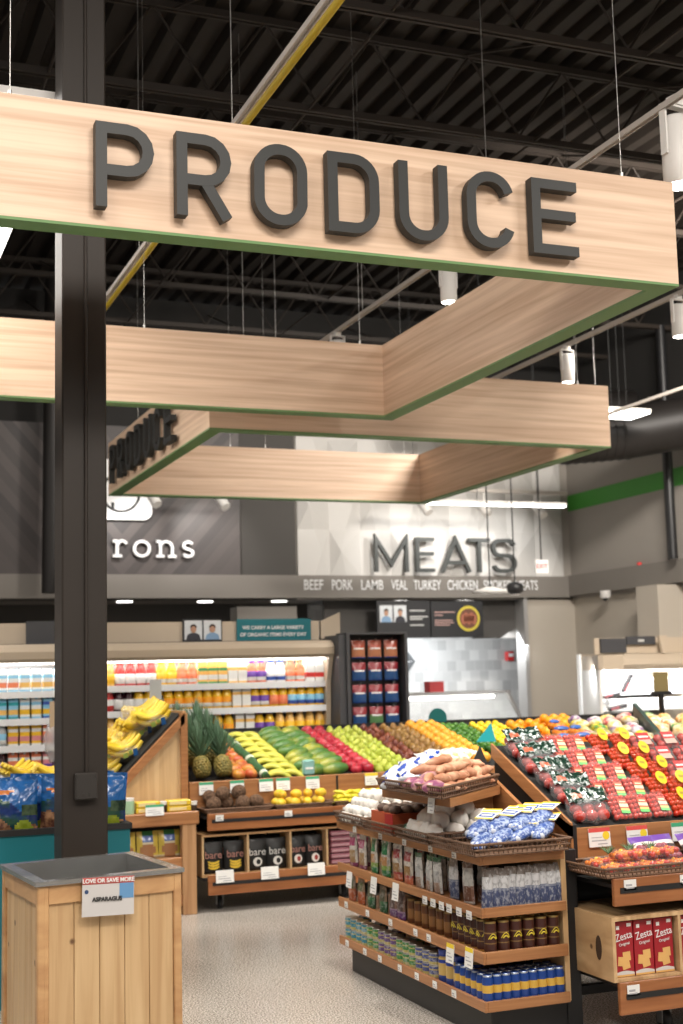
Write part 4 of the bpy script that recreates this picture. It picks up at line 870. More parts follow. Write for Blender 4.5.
for lv in range(3):
    for j in range(8-2*lv if lv else 9):
        for i in range(7-2*lv):
            if lv and 0 < i < 6-2*lv and 2 < j < 5-lv: continue
            x = 5.71+.093*i+.0465*lv*2*.98; y = 9.72+.093*j+.0465*lv*2; z = BED(y)+.043+lv*.058
            x += random.uniform(-.004, .004)
            ORK.place((x, y, z), 'bright orange, layer %s, row %s, place %s from left in the heap' % (ORD[lv], ORD[j], ORD[i]), 'orange', 'oranges heaped behind the tomatoes', rot=(random.random(), random.random(), 0)); n += 1
# trays of coconuts, mangoes and chillies in front
basket([(2.56, 9.16), (3.06, 9.16), (3.06, 9.33), (2.56, 9.33)], .677, .705, 'dark shallow tray holding brown coconuts on the upper board', 'tray')
basket([(3.08, 9.16), (3.52, 9.16), (3.52, 9.33), (3.08, 9.33)], .677, .705, 'dark shallow tray holding small yellow mangoes', 'tray')
basket([(3.54, 9.16), (4.05, 9.16), (4.05, 9.33), (3.54, 9.33)], .677, .705, 'dark shallow tray holding yellow peppers', 'tray')
CC = orb_k('coconut', 'coconut', (.07, .035, .018), (.16, .09, .05), .056, .052, .050, 60, .85, 1.0, .02)
for i, (x, y, z) in enumerate([(2.64, 9.22, .735), (2.75, 9.28, .735), (2.85, 9.21, .735), (2.96, 9.235, .735), (2.72, 9.265, .80), (2.84, 9.27, .805), (2.585+.05, 9.30, .735+.04)]):
    CC.place((x, y, z), 'hairy brown coconut, %s in the coconut tray' % (['bottom left', 'bottom, behind', 'bottom centre', 'bottom right', 'upper left', 'upper right', 'far left, high'][i]), 'coconut', 'coconuts in the dark tray', rot=(random.random()*3, random.random()*3, 0))
YM = orb_k('small_mango', 'mango', (.70, .40, .02), (.72, .55, .05), .034, .044, .032, 9, .35)
for i in range(13):
    lv = 0 if i < 8 else 1; q = i if lv == 0 else i-8; x = 3.13+.10*(q % 4 if not lv else q % 4)+.03*lv; y = 9.195+.075*((q//4) if not lv else (q//4)) + .04*lv; z = .718+.055*lv
    YM.place((x+random.uniform(-.008, .008), y, z), 'small yellow mango, %s layer, %s placed from left in its tray' % (('lower', 'upper')[lv], ORD[q]), 'mango', 'small yellow mangoes in the tray', rot=(0, 0, random.random()*6))
CHK = Kind(lambda: MB().tube([(0, -.05, 0), (.004, -.02, .006), (0, .02, .006), (-.006, .05, 0), (-.01, .065, -.004)], [.008, .016, .015, .010, .003], 8).obj('yellow_pepper', skin('chilli', (.62, .56, .02), (.75, .62, .05), 8, .35)))
for i in range(48):
    lv = i//20; q = i % 20 if lv < 2 else i-40; x = 3.585+.045*(q % 10)+.02*lv+random.uniform(-.01, .01); y = 9.20+.075*(q//10)+.02*lv
    CHK.place((x, y, .70+.028*lv), 'small yellow-green pepper, %s layer, %s row, %s from left' % (ORD[lv], ('front', 'rear')[min(1, q//10)], ORD[q % 10]), 'pepper', 'yellow peppers in the tray', rot=(random.uniform(-.3, .3), random.uniform(-.3, .3), random.uniform(0, 6)))
o = thing('teal_card_box', 'small pale teal card box standing among the green bananas', 'box', (3.43, 9.42, .90)); part(MB().box(3.385, 3.475, 9.40, 9.45, .885, 1.0, bev=.012).tube([(3.43, 9.42, .86), (3.43, 9.42, .90)], .01, 8), 'box', mat('pale_teal', (.20, .40, .38), .5), o); part(MB().box(3.40, 3.46, 9.398, 9.40, .93, .945), 'label', CARD, o)
tag(MB().prism([(5.02, 1.05), (5.20, 1.05), (5.16, 1.20)], 9.78, 9.784).obj('triangle_card', mat('bright_teal', (.02, .40, .45), .5)), 'bright teal triangular card sticking up among limes and yellowish oranges', 'card')
tag(MB().prism(arc(5.12, 1.22, .09, .09, -20, 200, 12), 10.70, 10.705).obj('round_topped_card', mat('deep_teal', (.0, .10, .10), .5)), 'dark teal round-topped card at the back of the oranges', 'card')

# ------------------------------------------------------------------ banana stand
BS = thing('banana_stand', 'pine banana stand with a steep black bed and lower shelves of snacks', 'display stand', (1.9, 9.4, 0))
part(MB().prism([(1.95, .70), (2.44, .70), (2.44, 1.30), (1.95, .80)], 9.37, 9.385, 'y'), 'end_panel', PINE_V, BS)
mb = MB(); mb.prism([(1.93, .77), (2.47, 1.305), (2.47, 1.375), (1.93, .845)], 9.345, 9.395, 'y'); mb.box(2.44, 2.49, 9.345, 9.395, .70, 1.375); part(mb, 'end_frame', OAK_H, BS)
mb = MB(); mb.prism([(2.465, 1.375), (2.445, 1.375), (1.93, .87), (1.0, .86), (1.0, .84), (1.94, .84)], 9.396, 10.9, 'y'); part(mb, 'banana_bed', BLACKM, BS)
part(MB().box(2.47, 2.49, 9.396, 10.9, .2, 1.39), 'rear_board', PINE_H, BS)
part(MB().box(1.0, 2.52, 9.17, 9.34, .61, .70, bev=.006), 'ledge', OAK_H, BS)
part(MB().box(2.40, 2.50, 9.175, 9.25, 0, .61, bev=.004), 'post', POSTW, BS)
for z in (.315, .06): part(MB().box(1.0, 2.40, 9.185, 9.40, z, z+.075, bev=.004), 'shelf', OAK_H, BS)
part(MB().box(1.0, 2.48, 9.46, 9.48, 0, .63), 'back_board', BLACKM, BS)
SN = Kind(lambda: pouch('snack_bag', .155, .18, .05, [film('snack_yellow', (.60, .46, .08)), film('snack_green', (.03, .20, .06)), film('snack_blue', (.06, .12, .35)), film('snack_brown', (.38, .18, .08)), film('snack_cream', (.70, .62, .42))],
   lambda u, v: (1 if v > .85 else 2 if v > .6 else 4) if .3 < u < .7 and v > .5 else (3 if v < .5 and (u-.5)**2+(v-.3)**2 < .12 else (4 if v < .1 else 0))))
for z, nm in ((.391, 'upper'), (.136, 'lower')):
    for i, x in enumerate((1.86, 2.02, 2.18, 2.335)): SN.place((x, 9.29, z), 'yellow snack bag with a green top, %s from right on the %s banana stand shelf' % (ORD[3-i], nm), 'snack bag', 'yellow snack bags under the bananas', rot=(R(-5), 0, 0))
YB_ = Kind(lambda: tag(MB().box(-.085, .085, -.05, .05, 0, .038, 0, bev=.006).box(-.07, .05, -.052, -.05, .008, .03, 1).obj('yellow_tray_pack', [mat('yellow_pack', (.72, .50, .03), .35, coat=.3), mat('yellow_pack_pale', (.75, .62, .30), .4)])))
for (x, lv) in ((2.39, 0), (2.39, 1), (2.17, 0), (2.17, 1)):
    YB_.place((x, 9.26, .7005+lv*.040), 'flat yellow pack, %s of the %s pair on the banana stand ledge' % (('lower', 'upper')[lv], 'right' if x > 2.3 else 'left'), 'package', 'flat yellow packs on the ledge')
o = thing('spice_jar', 'small dark jar with pale lid between the yellow packs', 'jar', (2.28, 9.26, .70)); part(MB().lathe([(.024, .7005), (.026, .705), (.026, .75)], 14, cx=2.28, cy=9.24), 'body', mat('dark_jar', (.05, .03, .02), .3), o); part(MB().lathe([(.027, .75), (.027, .775)], 14, cx=2.28, cy=9.24), 'lid', WHITEP, o)
o = thing('spice_jar', 'small dark jar with pale lid at the right end of the ledge', 'jar', (2.50, 9.26, .70)); part(MB().lathe([(.02, .7005), (.022, .705), (.022, .74)], 14, cx=2.497, cy=9.22), 'body', MATS['dark_jar'], o); part(MB().lathe([(.022, .74), (.022, .765)], 14, cx=2.497, cy=9.22), 'lid', WHITEP, o)
o = thing('green_label_jar', 'pale jar with green label at the left end of the ledge', 'jar', (2.04, 9.22, .70)); part(MB().lathe([(.035, .7005), (.037, .72), (.037, .79)], 16, cx=2.04, cy=9.24), 'body', mat('pale_green_label', (.35, .55, .35), .5), o); part(MB().lathe([(.036, .79), (.036, .81)], 16, cx=2.04, cy=9.24), 'lid', WHITEP, o)
card('price_card', 'white price card with green strip on the banana stand ledge', 2.20, 9.155, .725, .13, .075, CARDG, 'price cards on the banana stand', rot=R(3))
# bagged bananas
BANM = skin('ripe_banana', (.66, .44, .02), (.80, .60, .06), 6, .35)
def bag_b(n, sp, hor=False):
    def b():
        o = empty('bagged_bananas'); mb = MB()
        for lv in range(2):
            for k in range(n):
                banana_mesh(mb, Matrix.Translation((.0, (k-(n-1)/2)*.038, .03+.04*lv)) @ Matrix.Rotation(R(90+(k-(n-1)/2)*sp+lv*8), 4, 'Z') @ Matrix.Rotation(R(8*(k % 2)), 4, 'Y'), .23, .021, 0, -.055)
        lpart(mb, 'banana_bunch', BANM, o); lpart(MB().ell((0, 0, .035), .14, .115, .062, 14, 8, 0, .05), 'clear_bag', CLEAR, o)
        mb = MB(); mb.box(.02, .05, -.121, -.118, .02, .07); lpart(mb, 'blue_sticker', mat('sticker_blue', (.02, .12, .35), .4), o)
        mb = MB(); mb.box(-.05, -.02, -.121, -.118, .03, .06); mb.box(-.01, .012, -.122, -.119, .045, .07); lpart(mb, 'print', mat('sticker_green', (.30, .42, .08), .4), o); return o
    return Kind(b)
BG = bag_b(4, 6)
for i, (x, y, z, a, t, l) in enumerate([(2.31, 9.60, 1.26, 5, -40, 'topmost bag, near the stand corner'), (2.09, 9.58, 1.05, 10, -40, 'second bag down the near edge of the slope'), (1.93, 9.60, .905, 5, -20, 'third bag down, beside the column'),
        (2.12, 9.90, 1.09, 20, -40, 'upper left, behind the second bag'), (1.98, 9.86, .96, -10, -35, 'lower left, behind the third bag'), (2.33, 9.95, 1.29, -10, -40, 'topmost, second from the front'), (1.58, 9.55, .89, 5, 0, 'on the flat part left of the column'), (1.36, 9.75, .89, 30, 0, 'farther left of the column'), (2.20, 9.72, 1.20, 25, -40, 'between the topmost and second bags'), (2.0, 9.72, 1.02, -5, -38, 'squeezed behind the second bag'), (2.15, 10.2, 1.12, 0, -40, 'middle, far end of the slope'), (1.95, 10.15, .95, 10, -30, 'lowest, far end of the slope')]):
    BG.place((x-.01, y, z+.03), 'clear bag of yellow bananas, %s' % l, 'bananas', 'bagged bananas on the stand', rot=(R(12), R(t*.42), R(a)), scale=1.1)
BAG2 = Kind(lambda: lpart(MB().ell((0, 0, .06), .06, .05, .075, 10, 8, 0, .14), 'empty_bag_roll', mat('crumpled_film', (.72, .68, .62), .12, alpha=.30, spec=.9), None))
o = thing('bag_dispenser', 'pale crumpled plastic produce bags hanging behind the top bananas', 'bag', (2.25, 9.75, 1.36)); part(MB().ell((2.16, 9.80, 1.33), .07, .05, .10, 12, 9, 0, .15), 'film', mat('crumpled_film', (.72, .68, .62), .12, alpha=.30, spec=.9), o)
o = thing('bag_dispenser', 'grey crumpled bag with a card tag left of the column', 'bag', (1.66, 9.9, 1.1)); part(MB().ell((1.63, 9.9, 1.18), .07, .05, .14, 12, 9, 0, .15), 'film', mat('grey_film', (.45, .44, .46), .15, alpha=.45), o); part(MB().box(1.60, 1.74, 9.88, 9.885, 1.26, 1.48), 'card', mat('kraft_card', (.40, .30, .20), .6), o); part(MB().tube([(1.66, 9.92, .86), (1.66, 9.92, 1.42)], .01, 8), 'stand', BLACK, o)
o = thing('card_holder', 'grey card clipped on a thin black post above the top bananas', 'sign', (2.42, 10.0, 1.37)); part(MB().box(2.37, 2.46, 9.99, 9.995, 1.42, 1.62), 'card', mat('grey_card', (.35, .36, .36), .5), o); part(MB().box(2.455, 2.475, 9.995, 10.01, 1.25, 1.50), 'post', BLACK, o)

# ------------------------------------------------------------------ teal bin with blue bags
o = thing('teal_bin', 'teal display bin with a black rim behind the steel column', 'bin', (.9, 7.3, 0))
part(MB().box(.30, 1.55, 7.0, 7.02, 0, .845).box(1.53, 1.55, 7.02, 7.7, 0, .845).box(.30, .32, 7.02, 7.7, 0, .845).box(.32, 1.53, 7.68, 7.7, 0, .845), 'body', TEAL, o)
part(MB().box(.29, 1.56, 6.99, 7.03, .845, .875).box(1.52, 1.56, 7.03, 7.71, .845, .875).box(.29, .33, 7.03, 7.71, .845, .875).box(.33, 1.52, 7.67, 7.71, .845, .875), 'rim', BLACK, o)
part(MB().box(.32, 1.53, 7.02, 7.68, .78, .80), 'floor_board', BLACKM, o)
BLF = [film('frozen_blue', (.01, .10, .32), .25), film('frozen_navy', (.01, .02, .10), .25), film('frozen_green', (.02, .05, .03), .25), film('frozen_brown', (.22, .11, .06), .25), film('frozen_lime', (.32, .38, .03), .3), film('frozen_orange', (.55, .16, .02), .3), film('frozen_red', (.35, .05, .03), .3), film('frozen_white', (.75, .77, .80), .12)]
BLF[1] = mix2('frozen_mottle', (.01, .03, .14), (.02, .07, .04), 14, .22); BLF[2] = mix2('frozen_leafy', (.01, .03, .02), (.06, .10, .05), 18, .22)
BLF[3] = mix2('frozen_fruit', (.08, .03, .02), (.38, .20, .10), 22, .22); BLF[4] = mix2('frozen_pear', (.20, .26, .02), (.42, .42, .05), 12, .22)
def blf(u, v):
    if .74 < v < .81 and .1 < u < .55 and abs(v-.775) < .03*math.sin(math.pi*(u-.1)/.45)+.008: return 5
    e = .50+.16*math.sin(u*4.2+.5)
    if v > e+.12*(u > .72): return 0 if v > .55 or u < .7 else 2
    if u > .70 and v > .40: return 2
    if (u-.72)**2+((v-.20)*1.2)**2 < .030: return 4
    if v < .42-.25*u+.08*math.sin(u*9): return 3
    return 1 if v > .12 else 3
BLK = Kind(lambda: pouch('blue_bag', .27, .33, .11, BLF, blf, res=(22, 30), wr=.006, base=.6))
for i, (x, y, l) in enumerate([(.66, 7.12, 'cut by the left frame edge'), (.96, 7.12, 'between the left edge and the column'), (1.24, 7.14, 'half hidden just left of the column'), (1.42, 7.15, 'showing right of the column'), (1.10, 7.32, 'behind, left of the column'), (1.38, 7.35, 'behind, right of the column')]):
    BLK.place((x, y, .801), 'large glossy blue bag with dark fruit picture, %s' % l, 'bag', 'blue bags in the teal bin', rot=(R(random.uniform(-8, 2)), R(random.uniform(-3, 3)), R(random.uniform(-10, 10))), scale=1.0)

# ------------------------------------------------------------------ asparagus bin
BIN = thing('produce_bin', 'square pine bin with a grey steel liner and an ASPARAGUS card, near left', 'bin', (1.06, 5.55, 0))
A_, B_, C_, D_ = Vector((.80, 5.21)), Vector((1.38, 5.30)), Vector((1.315, 5.91)), Vector((.745, 5.81))
def sideT(P, Q): d = (Q-P).normalized(); return Matrix.Translation((P.x, P.y, 0)) @ Matrix.Rotation(math.atan2(d.y, d.x), 4, 'Z'), (Q-P).length
for nm, P, Q in (('front_side', A_, B_), ('right_side', B_, C_), ('rear_side', C_, D_), ('left_side', D_, A_)):
    T, W = sideT(P, Q); fr_ = MB(); fr_.T = T; fr_.box(0, .045, 0, .03, 0, .845, bev=.004); fr_.box(W-.032, W, .0, .03, 0, .845, bev=.004); fr_.box(.045, W-.032, 0.002, .03, .775, .845); fr_.box(.045, W-.032, .002, .03, 0, .08)
    s1 = part(fr_, nm, PINE_H if nm == 'x' else wood('pine_frame', (.44, .23, .10), (.60, .36, .17), (5, 5, 12), .42), BIN)
    pl = MB(); pl.T = T; n_ = 5; ww = (W-.077)/n_
    for k in range(n_): pl.box(.045+ww*k+.001, .045+ww*(k+1)-.001, .012, .026, .08, .775, bev=.002)
    part(pl, 'planks', PINE_V, s1)
mb = MB(); O_ = [A_, B_, C_, D_]; cc = sum(O_, Vector((0, 0)))/4
out = [p+(p-cc).normalized()*.014 for p in O_]; inn = [p-(p-cc).normalized()*.055 for p in O_]; low = [p-(p-cc).normalized()*.075 for p in O_]
vs = [(*p, .845) for p in out]+[(*p, .862) for p in out]+[(*p, .862) for p in inn]+[(*p, .58) for p in low]+[(*p, .57) for p in out]
fs = []
for k in range(4):
    q = (k+1) % 4; fs += [[k, q, q+4, k+4], [k+4, q+4, q+8, k+8], [k+8, q+8, q+12, k+12], [q, k, 12+k, 12+q][:0] or [k, k+4, q+4, q]]
fs = [f for i, f in enumerate(fs) if i % 4 != 3]+[[12, 13, 14, 15]]
part(MB().add(vs, fs), 'steel_liner', STEEL, BIN)
T, W = sideT(A_, B_)
o = thing('bin_sign', 'white ASPARAGUS card with a red strip and blue square on the bin', 'sign', (1.08, 5.24, .8)); 
def lt(mb): mb.T = T @ Matrix.Translation((.272, -.022, .788)) @ Matrix.Rotation(R(2.5), 4, 'Y') @ Matrix.Rotation(R(-4), 4, 'X'); return mb
part(lt(MB()).box(-.105, .105, 0, .003, -.074, .070), 'card', mat('sign_card', (.55, .53, .52), .5), o); part(lt(MB()).box(-.105, .105, -.001, 0, .045, .070), 'red_strip', mat('sign_red', (.45, .06, .05), .5), o)
part(lt(MB()).box(.045, .103, -.001, 0, -.012, .045), 'blue_square', mat('sign_blue', (.12, .28, .50), .5), o); part(lt(MB()).prism(arc(-.088, .018, .008, .008, 0, 360, 14)[:-1], -.001, 0, 'y'), 'emblem', mat('sign_navy', (.03, .06, .15), .5), o)
for st, sz, lx, lz, m_ in (('ASPARAGUS', .022, -.005, -.012, CHAR), ('LOVE OR SAVE MORE', .022, 0, .057, CARD)):
    t = text(st, sz, (0, 0, 0), m_, None, 'lettering', bold=.0006); t.data.transform(lt(MB()).T @ Matrix.Translation((lx, -.003, lz))); t.data.transform(Matrix.Translation((-1.08, -5.24, -.8))); t.parent = o

# ------------------------------------------------------------------ stepped dry goods gondola
GD = thing('stepped_gondola', 'low wooden gondola of packets, cans and garlic beside the tomato display', 'display shelf', (2.95, 6.2, 0))
GX, GY0, GY1 = 2.715, 5.3, 7.02
part(MB().box(2.78, 3.20, 5.37, 7.0, 0, .15, bev=.004), 'plinth', mat('plinth_black', (.016, .016, .017), .45), GD)
for z0, z1 in ((.770, .812), (.545, .588), (.350, .402), (.150, .196)):
    b = part(MB().box(GX+.014, 3.135, GY0+.014, GY1, z0+.004, z1-.014), 'shelf', BLACKM if False else OAK_H, GD)
    mb = MB(); mb.box(GX, GX+.014, GY0, GY1, z0, z1, bev=.003); mb.box(GX+.014, 3.14, GY0, GY0+.014, z0, z1, bev=.003); part(mb, 'shelf_edge', OAK_H, b)
part(MB().box(3.135, 3.16, 5.33, 7.02, .15, .82), 'core_panel', PINE_V, GD); part(MB().box(3.10, 3.135, 5.62, 7.0, .2, .77), 'inner_back', BLACKM, GD)
part(MB().prism([(5.36, .82), (6.4, .82), (6.4, 1.12), (6.15, 1.14), (5.44, .845)], 3.165, 3.185, 'x'), 'upper_side_panel', OAK_H, GD)
part(MB().box(3.16, 3.235, 5.36, 7.02, 0, .80, bev=.003), 'spine', BLACK, GD)
SHP = [(2.66, 5.46), (3.16, 5.92), (3.16, 6.42), (2.62, 6.14)]
part(MB().prism(SHP, 1.01, 1.05, 'z'), 'upper_shelf', OAK_H, GD); part(MB().box(3.0, 3.16, 6.0, 6.3, .82, 1.01), 'riser', PINE_H, GD)
def facing(side): return R(-90) if side else 0
def band(bands):
    def f(u, v):
        for lim, m_, *rest in bands:
            if v <= lim: return m_ if not rest or .18 < u < .82 else rest[0]
        return bands[-1][1]
    return f
def pk(nm, cols, bands, w_=.085, h=.165, t=.035): return Kind(lambda: pouch('food_packet', w_, h, t, [prn('%s_%d' % (nm, i), c) for i, c in enumerate(cols)], band(bands), res=(8, 16), wr=.0015))
WPc = (.62, .58, .52)
def prn(nm, c, sc=55): return mix2('printed_'+nm, c, tuple(min(1, x*.35+.14) for x in c) if sum(c) > .9 else tuple(min(1, x*.7+.22) for x in c), sc, .38, .50, .62)
PKS = {'pink': pk('pink', [WPc, (.40, .06, .16), (.35, .22, .10), (.22, .05, .12)], [(.15, 3), (.5, 2, 0), (.6, 0), (.85, 1, 0), (1, 0)]),
 'green': pk('green', [WPc, (.02, .18, .06), (.45, .22, .08), (.20, .32, .05)], [(.18, 1), (.30, 3), (.55, 2, 0), (.62, 0), (1, 1, 0)]),
 'red': pk('red', [WPc, (.32, .04, .04), (.50, .14, .07), (.28, .16, .06)], [(.16, 2), (.28, 1), (.5, 3, 0), (.62, 0), (.9, 1, 0), (1, 0)]),
 'whitegreen': pk('wg', [(.60, .60, .58), (.03, .15, .06), (.30, .20, .15), (.45, .45, .45)], [(.3, 2, 0), (.6, 3, 0), (.9, 0), (1, 1)], .075),
 'blue': pk('blu', [(.52, .52, .53), (.045, .06, .13), (.16, .18, .24), (.17, .14, .12)], [(.06, 2), (.44, 1), (.52, 2), (.82, 0), (1, 3)]),
 'brown': pk('brn', [(.50, .50, .48), (.12, .05, .03), (.20, .10, .07), (.14, .08, .05)], [(.08, 0), (.45, 1, 2), (.9, 0), (1, 3)]),
 'orange': pk('orp', [(.40, .10, .03), (.12, .14, .05), (.30, .22, .14), (.45, .14, .06)], [(.35, 0), (.5, 3), (.9, 1, 2), (1, 2)], .08, .13),
 'dkgreen': pk('dg', [(.02, .10, .04), (.10, .10, .06), (.26, .18, .12), (.04, .16, .06)], [(.3, 0), (.45, 3), (.85, 1, 2), (1, 2)], .08, .13),
 'purple': pk('pup', [(.12, .04, .16), (.10, .06, .05), (.24, .14, .10), (.30, .20, .30)], [(.25, 0), (.32, 3), (.85, 1, 2), (1, 1)], .08, .13)}
NMK = {'pink': 'white and pink', 'green': 'green topped', 'red': 'white and red', 'whitegreen': 'whitish', 'blue': 'white and navy', 'brown': 'white and brown', 'orange': 'orange', 'dkgreen': 'dark green', 'purple': 'dark purple'}
for i, (y, k) in enumerate([(6.89, 'pink'), (6.76, 'pink'), (6.60, 'green'), (6.45, 'green'), (6.30, 'red'), (6.17, 'red'), (6.04, 'whitegreen'), (5.93, 'whitegreen'), (5.83, 'whitegreen'), (5.66, 'blue'), (5.51, 'brown')]):
    for q in range(2): PKS[k].place((2.765+.07*q, y, .576), '%s packet, %s from the far end, %s row, upper packet shelf, gondola side' % (NMK[k], ORD[i], ('outer', 'inner')[q]), 'packet', 'packets on the upper packet shelf', rot=(R(0), R(random.uniform(-4, 4)), R(-90+random.uniform(-6, 6))), scale=1.08 if k != 'whitegreen' else 1.0)
for i in range(10):
    PKS['blue'].place((2.765+.040*i, 5.345+.004*(i % 2), .576), 'white and navy packet, %s from the left on the gondola end, upper packet shelf' % ORD[i], 'packet', 'navy packets on the gondola end', rot=(R(-3), R(random.uniform(-4, 4)), R(random.uniform(-30, -12))), scale=(.60+.06*(i % 3), 1.0, 1.02+.03*(i % 2)))
for i, (y, k) in enumerate([(6.93, 'orange'), (6.80, 'orange'), (6.66, 'dkgreen'), (6.50, 'dkgreen'), (6.37, 'purple'), (6.27, 'purple')]):
    PKS[k].place((2.765, y, .390), '%s packet, %s from the far end, middle gondola shelf' % (NMK[k], ORD[i]), 'packet', 'packets on the middle gondola shelf', rot=(0, 0, R(-90)), scale=(1.15, 1, 1.02))
# tall cans and jars
def can_k(nm, name, r_, h, cols, segs, rim=True):
    ms = [prn('can_%s_%d' % (nm, i), c, 70) if nm.startswith('small') and i else mat('can_%s_%d' % (nm, i), c, .32, m_) for i, (c, m_) in enumerate(cols)]
    def b():
        prof = [(r_*.93, 0), (r_, .003)]; mm = [0]
        for z, m_ in segs: prof.append((r_, h*z)); mm.append(m_)
        prof += [(r_*.94, h)]; mm.append(0); return MB().lathe(prof, 18, mats=mm).obj(name, ms)
    return Kind(b)
gold = ((.45, .32, .12), .8)
BCAN = can_k('brown', 'tall_brown_can', .0285, .135, [gold, ((.050, .014, .010), 0), ((.22, .13, .04), .0)], [(.06, 0), (.30, 1), (.33, 2), (.62, 1), (.66, 2), (.94, 1)])
def bcan_build():
    o = BCAN.build(); mb = MB()
    for a in range(8):
        t = R(-150+a*15+8); 
    for q, (r1, z0) in enumerate(((.019, .062),)):
        pts = [(.0293*math.sin(R(an)), -.0293*math.cos(R(an)), z0+.022*math.sin(R((an+42)/84*180))) for an in range(-42, 43, 12)]; mb.tube(pts, .0022, 5); pts = [(.0293*math.sin(R(an)), -.0293*math.cos(R(an)), z0+.010*math.sin(R((an+26)/52*180))) for an in range(-26, 27, 13)]; mb.tube(pts, .0035, 5)
    e = lpart(mb, 'moon_emblem', mat('emblem_yellow', (.62, .50, .04), .4), o); return o
BC = Kind(bcan_build)
for i in range(6):
    for q in range(2): BC.place((2.775+.063*i, 5.345+.062*q, .390), 'tall dark brown can with yellow crescent, %s from left, %s row, gondola end' % (ORD[i], ('front', 'rear')[q]), 'can', 'tall brown cans')
JAR = can_k('amber', 'dark_jar', .026, .125, [((.30, .20, .08), .6), ((.10, .035, .012), 0), ((.22, .10, .03), 0)], [(.2, 1), (.6, 2), (.9, 1)])
for i in range(6): JAR.place((2.775, 6.16-.082*i, .390), 'dark amber jar, %s from the packets on the middle gondola shelf' % ORD[i], 'jar', 'amber jars on the gondola side', scale=(1, 1, .95))
for i in range(5):
    for q in range(2): BC.place((2.775+.062*q, 5.66-.062*i if i else 5.66, .390), 'tall brown can, %s after the amber jars, %s row, gondola side' % (ORD[i], ('outer', 'inner')[q]), 'can', 'tall brown cans', rot=(0, 0, R(-90)))
# small cans two high along the side, then blue jars and canisters
SC = {}
for nm, c in (('blue-green', (.03, .20, .28)), ('green', (.04, .20, .05)), ('purple', (.10, .05, .18)), ('navy', (.05, .07, .22))):
    SC[nm] = can_k('small_'+nm, 'small_can', .036, .056, [((.50, .48, .44), .7), (c, 0), ((.42, .36, .12), 0)], [(.08, 0), (.30, 2), (.40, 1), (.62, 1), (.72, 2), (.92, 1)])
seq = ['blue-green']*4+['green']*2+['purple']*3+['green']*3+['navy']*3; yy = 6.97
for i, k in enumerate(seq):
    for lv in range(2):
        for q in range(1 if i % 3 else 2): SC[k].place((2.772+.078*q, yy, .1835+.0575*lv), 'small %s can, %s from the far end, %s layer%s, gondola bottom shelf' % (k, ORD[i], ('lower', 'upper')[lv], ', inner' if q else ''), 'can', 'small cans two high')
    yy -= .0765
BJ = Kind(lambda: MB().lathe([(.033, 0), (.036, .006), (.036, .03), (.036, .085), (.036, .10), (.028, .112), (.028, .116), (.035, .116), (.035, .145)], 18, mats=[1, 1, 0, 2, 0, 0, 2, 2]).obj('blue_lidded_jar', [mat('jar_straw', (.55, .38, .12), .35), mat('jar_blue_label', (.03, .07, .30), .4), mat('jar_lid_blue', (.01, .04, .30), .35)]))
for i in range(3):
    for q in range(2): BJ.place((2.775+.08*q, 5.80-.078*i, .1835), 'blue lidded jar, %s after the small cans, %s row, gondola bottom shelf' % (ORD[i], ('outer', 'inner')[q]), 'jar', 'blue lidded jars')
CN = Kind(lambda: MB().lathe([(.023, 0), (.0245, .004), (.0245, .010), (.0245, .042), (.0245, .075), (.0245, .094), (.020, .108), (.020, .116), (.016, .118)], 18, mats=[2, 2, 0, 1, 0, 0, 2, 0]).obj('blue_canister', [mat('canister_blue', (.012, .05, .24), .3), mat('canister_yellow', (.62, .38, .06), .35), mat('canister_silver', (.40, .45, .52), .3, .6)]))
for i in range(9):
    for q in range(3): CN.place((2.752+.0445*i, 5.342+.054*q, .1835), 'blue canister with yellow label, %s from left, %s row, gondola end bottom shelf' % (ORD[i], ('front', 'second', 'third')[q]), 'can', 'blue and yellow canisters')
for i in range(3): CN.place((2.755+.0, 5.395+.0+.056*(i+1)+.05, .1835) if False else (2.752, 5.342+.054*(i+3), .1835), 'blue canister with yellow label, %s along the gondola side from the corner' % ORD[i], 'can', 'blue and yellow canisters')
# tags and cards on the gondola
TK = lambda x, y, z, l, side=True, s=1.0: TAGK.place((x, y, z), l, 'tag', 'shelf tags on the gondola', rot=(0, 0, R(-90) if side else 0), scale=s)
for z, nm, ys in ((.79, 'top', (6.75, 6.40, 6.10, 5.80, 5.55)), (.375, 'middle', (6.9, 6.6, 6.3, 6.0, 5.85)), (.172, 'bottom', (6.9, 6.65, 6.45, 6.2, 6.0, 5.8, 5.6))):
    for i, y in enumerate(ys): TK(GX-.003, y, z, 'small shelf tag, %s from the far end on the %s gondola shelf edge' % (ORD[i], nm))
for i, y in enumerate((5.88, 5.79, 5.70, 5.62, 5.52, 5.42)): TK(GX-.003, y, .543, 'small white tag, %s of the close row under the packet shelf' % ORD[i], s=1.15)
for i, (y, z) in enumerate(((6.84, .525), (6.50, .54), (6.22, .545), (5.62, .355), (5.43, .37))):
    card('price_card', 'hanging white price card, %s' % ('far one under the packets', 'middle one under the packets', 'near one under the packets', 'left of the near pair by the brown cans', 'right of the near pair by the brown cans')[i], GX-.006, y, z-.01, .075, .085, CARDY if i > 2 else None, 'hanging cards on the gondola', rot=R(-90))
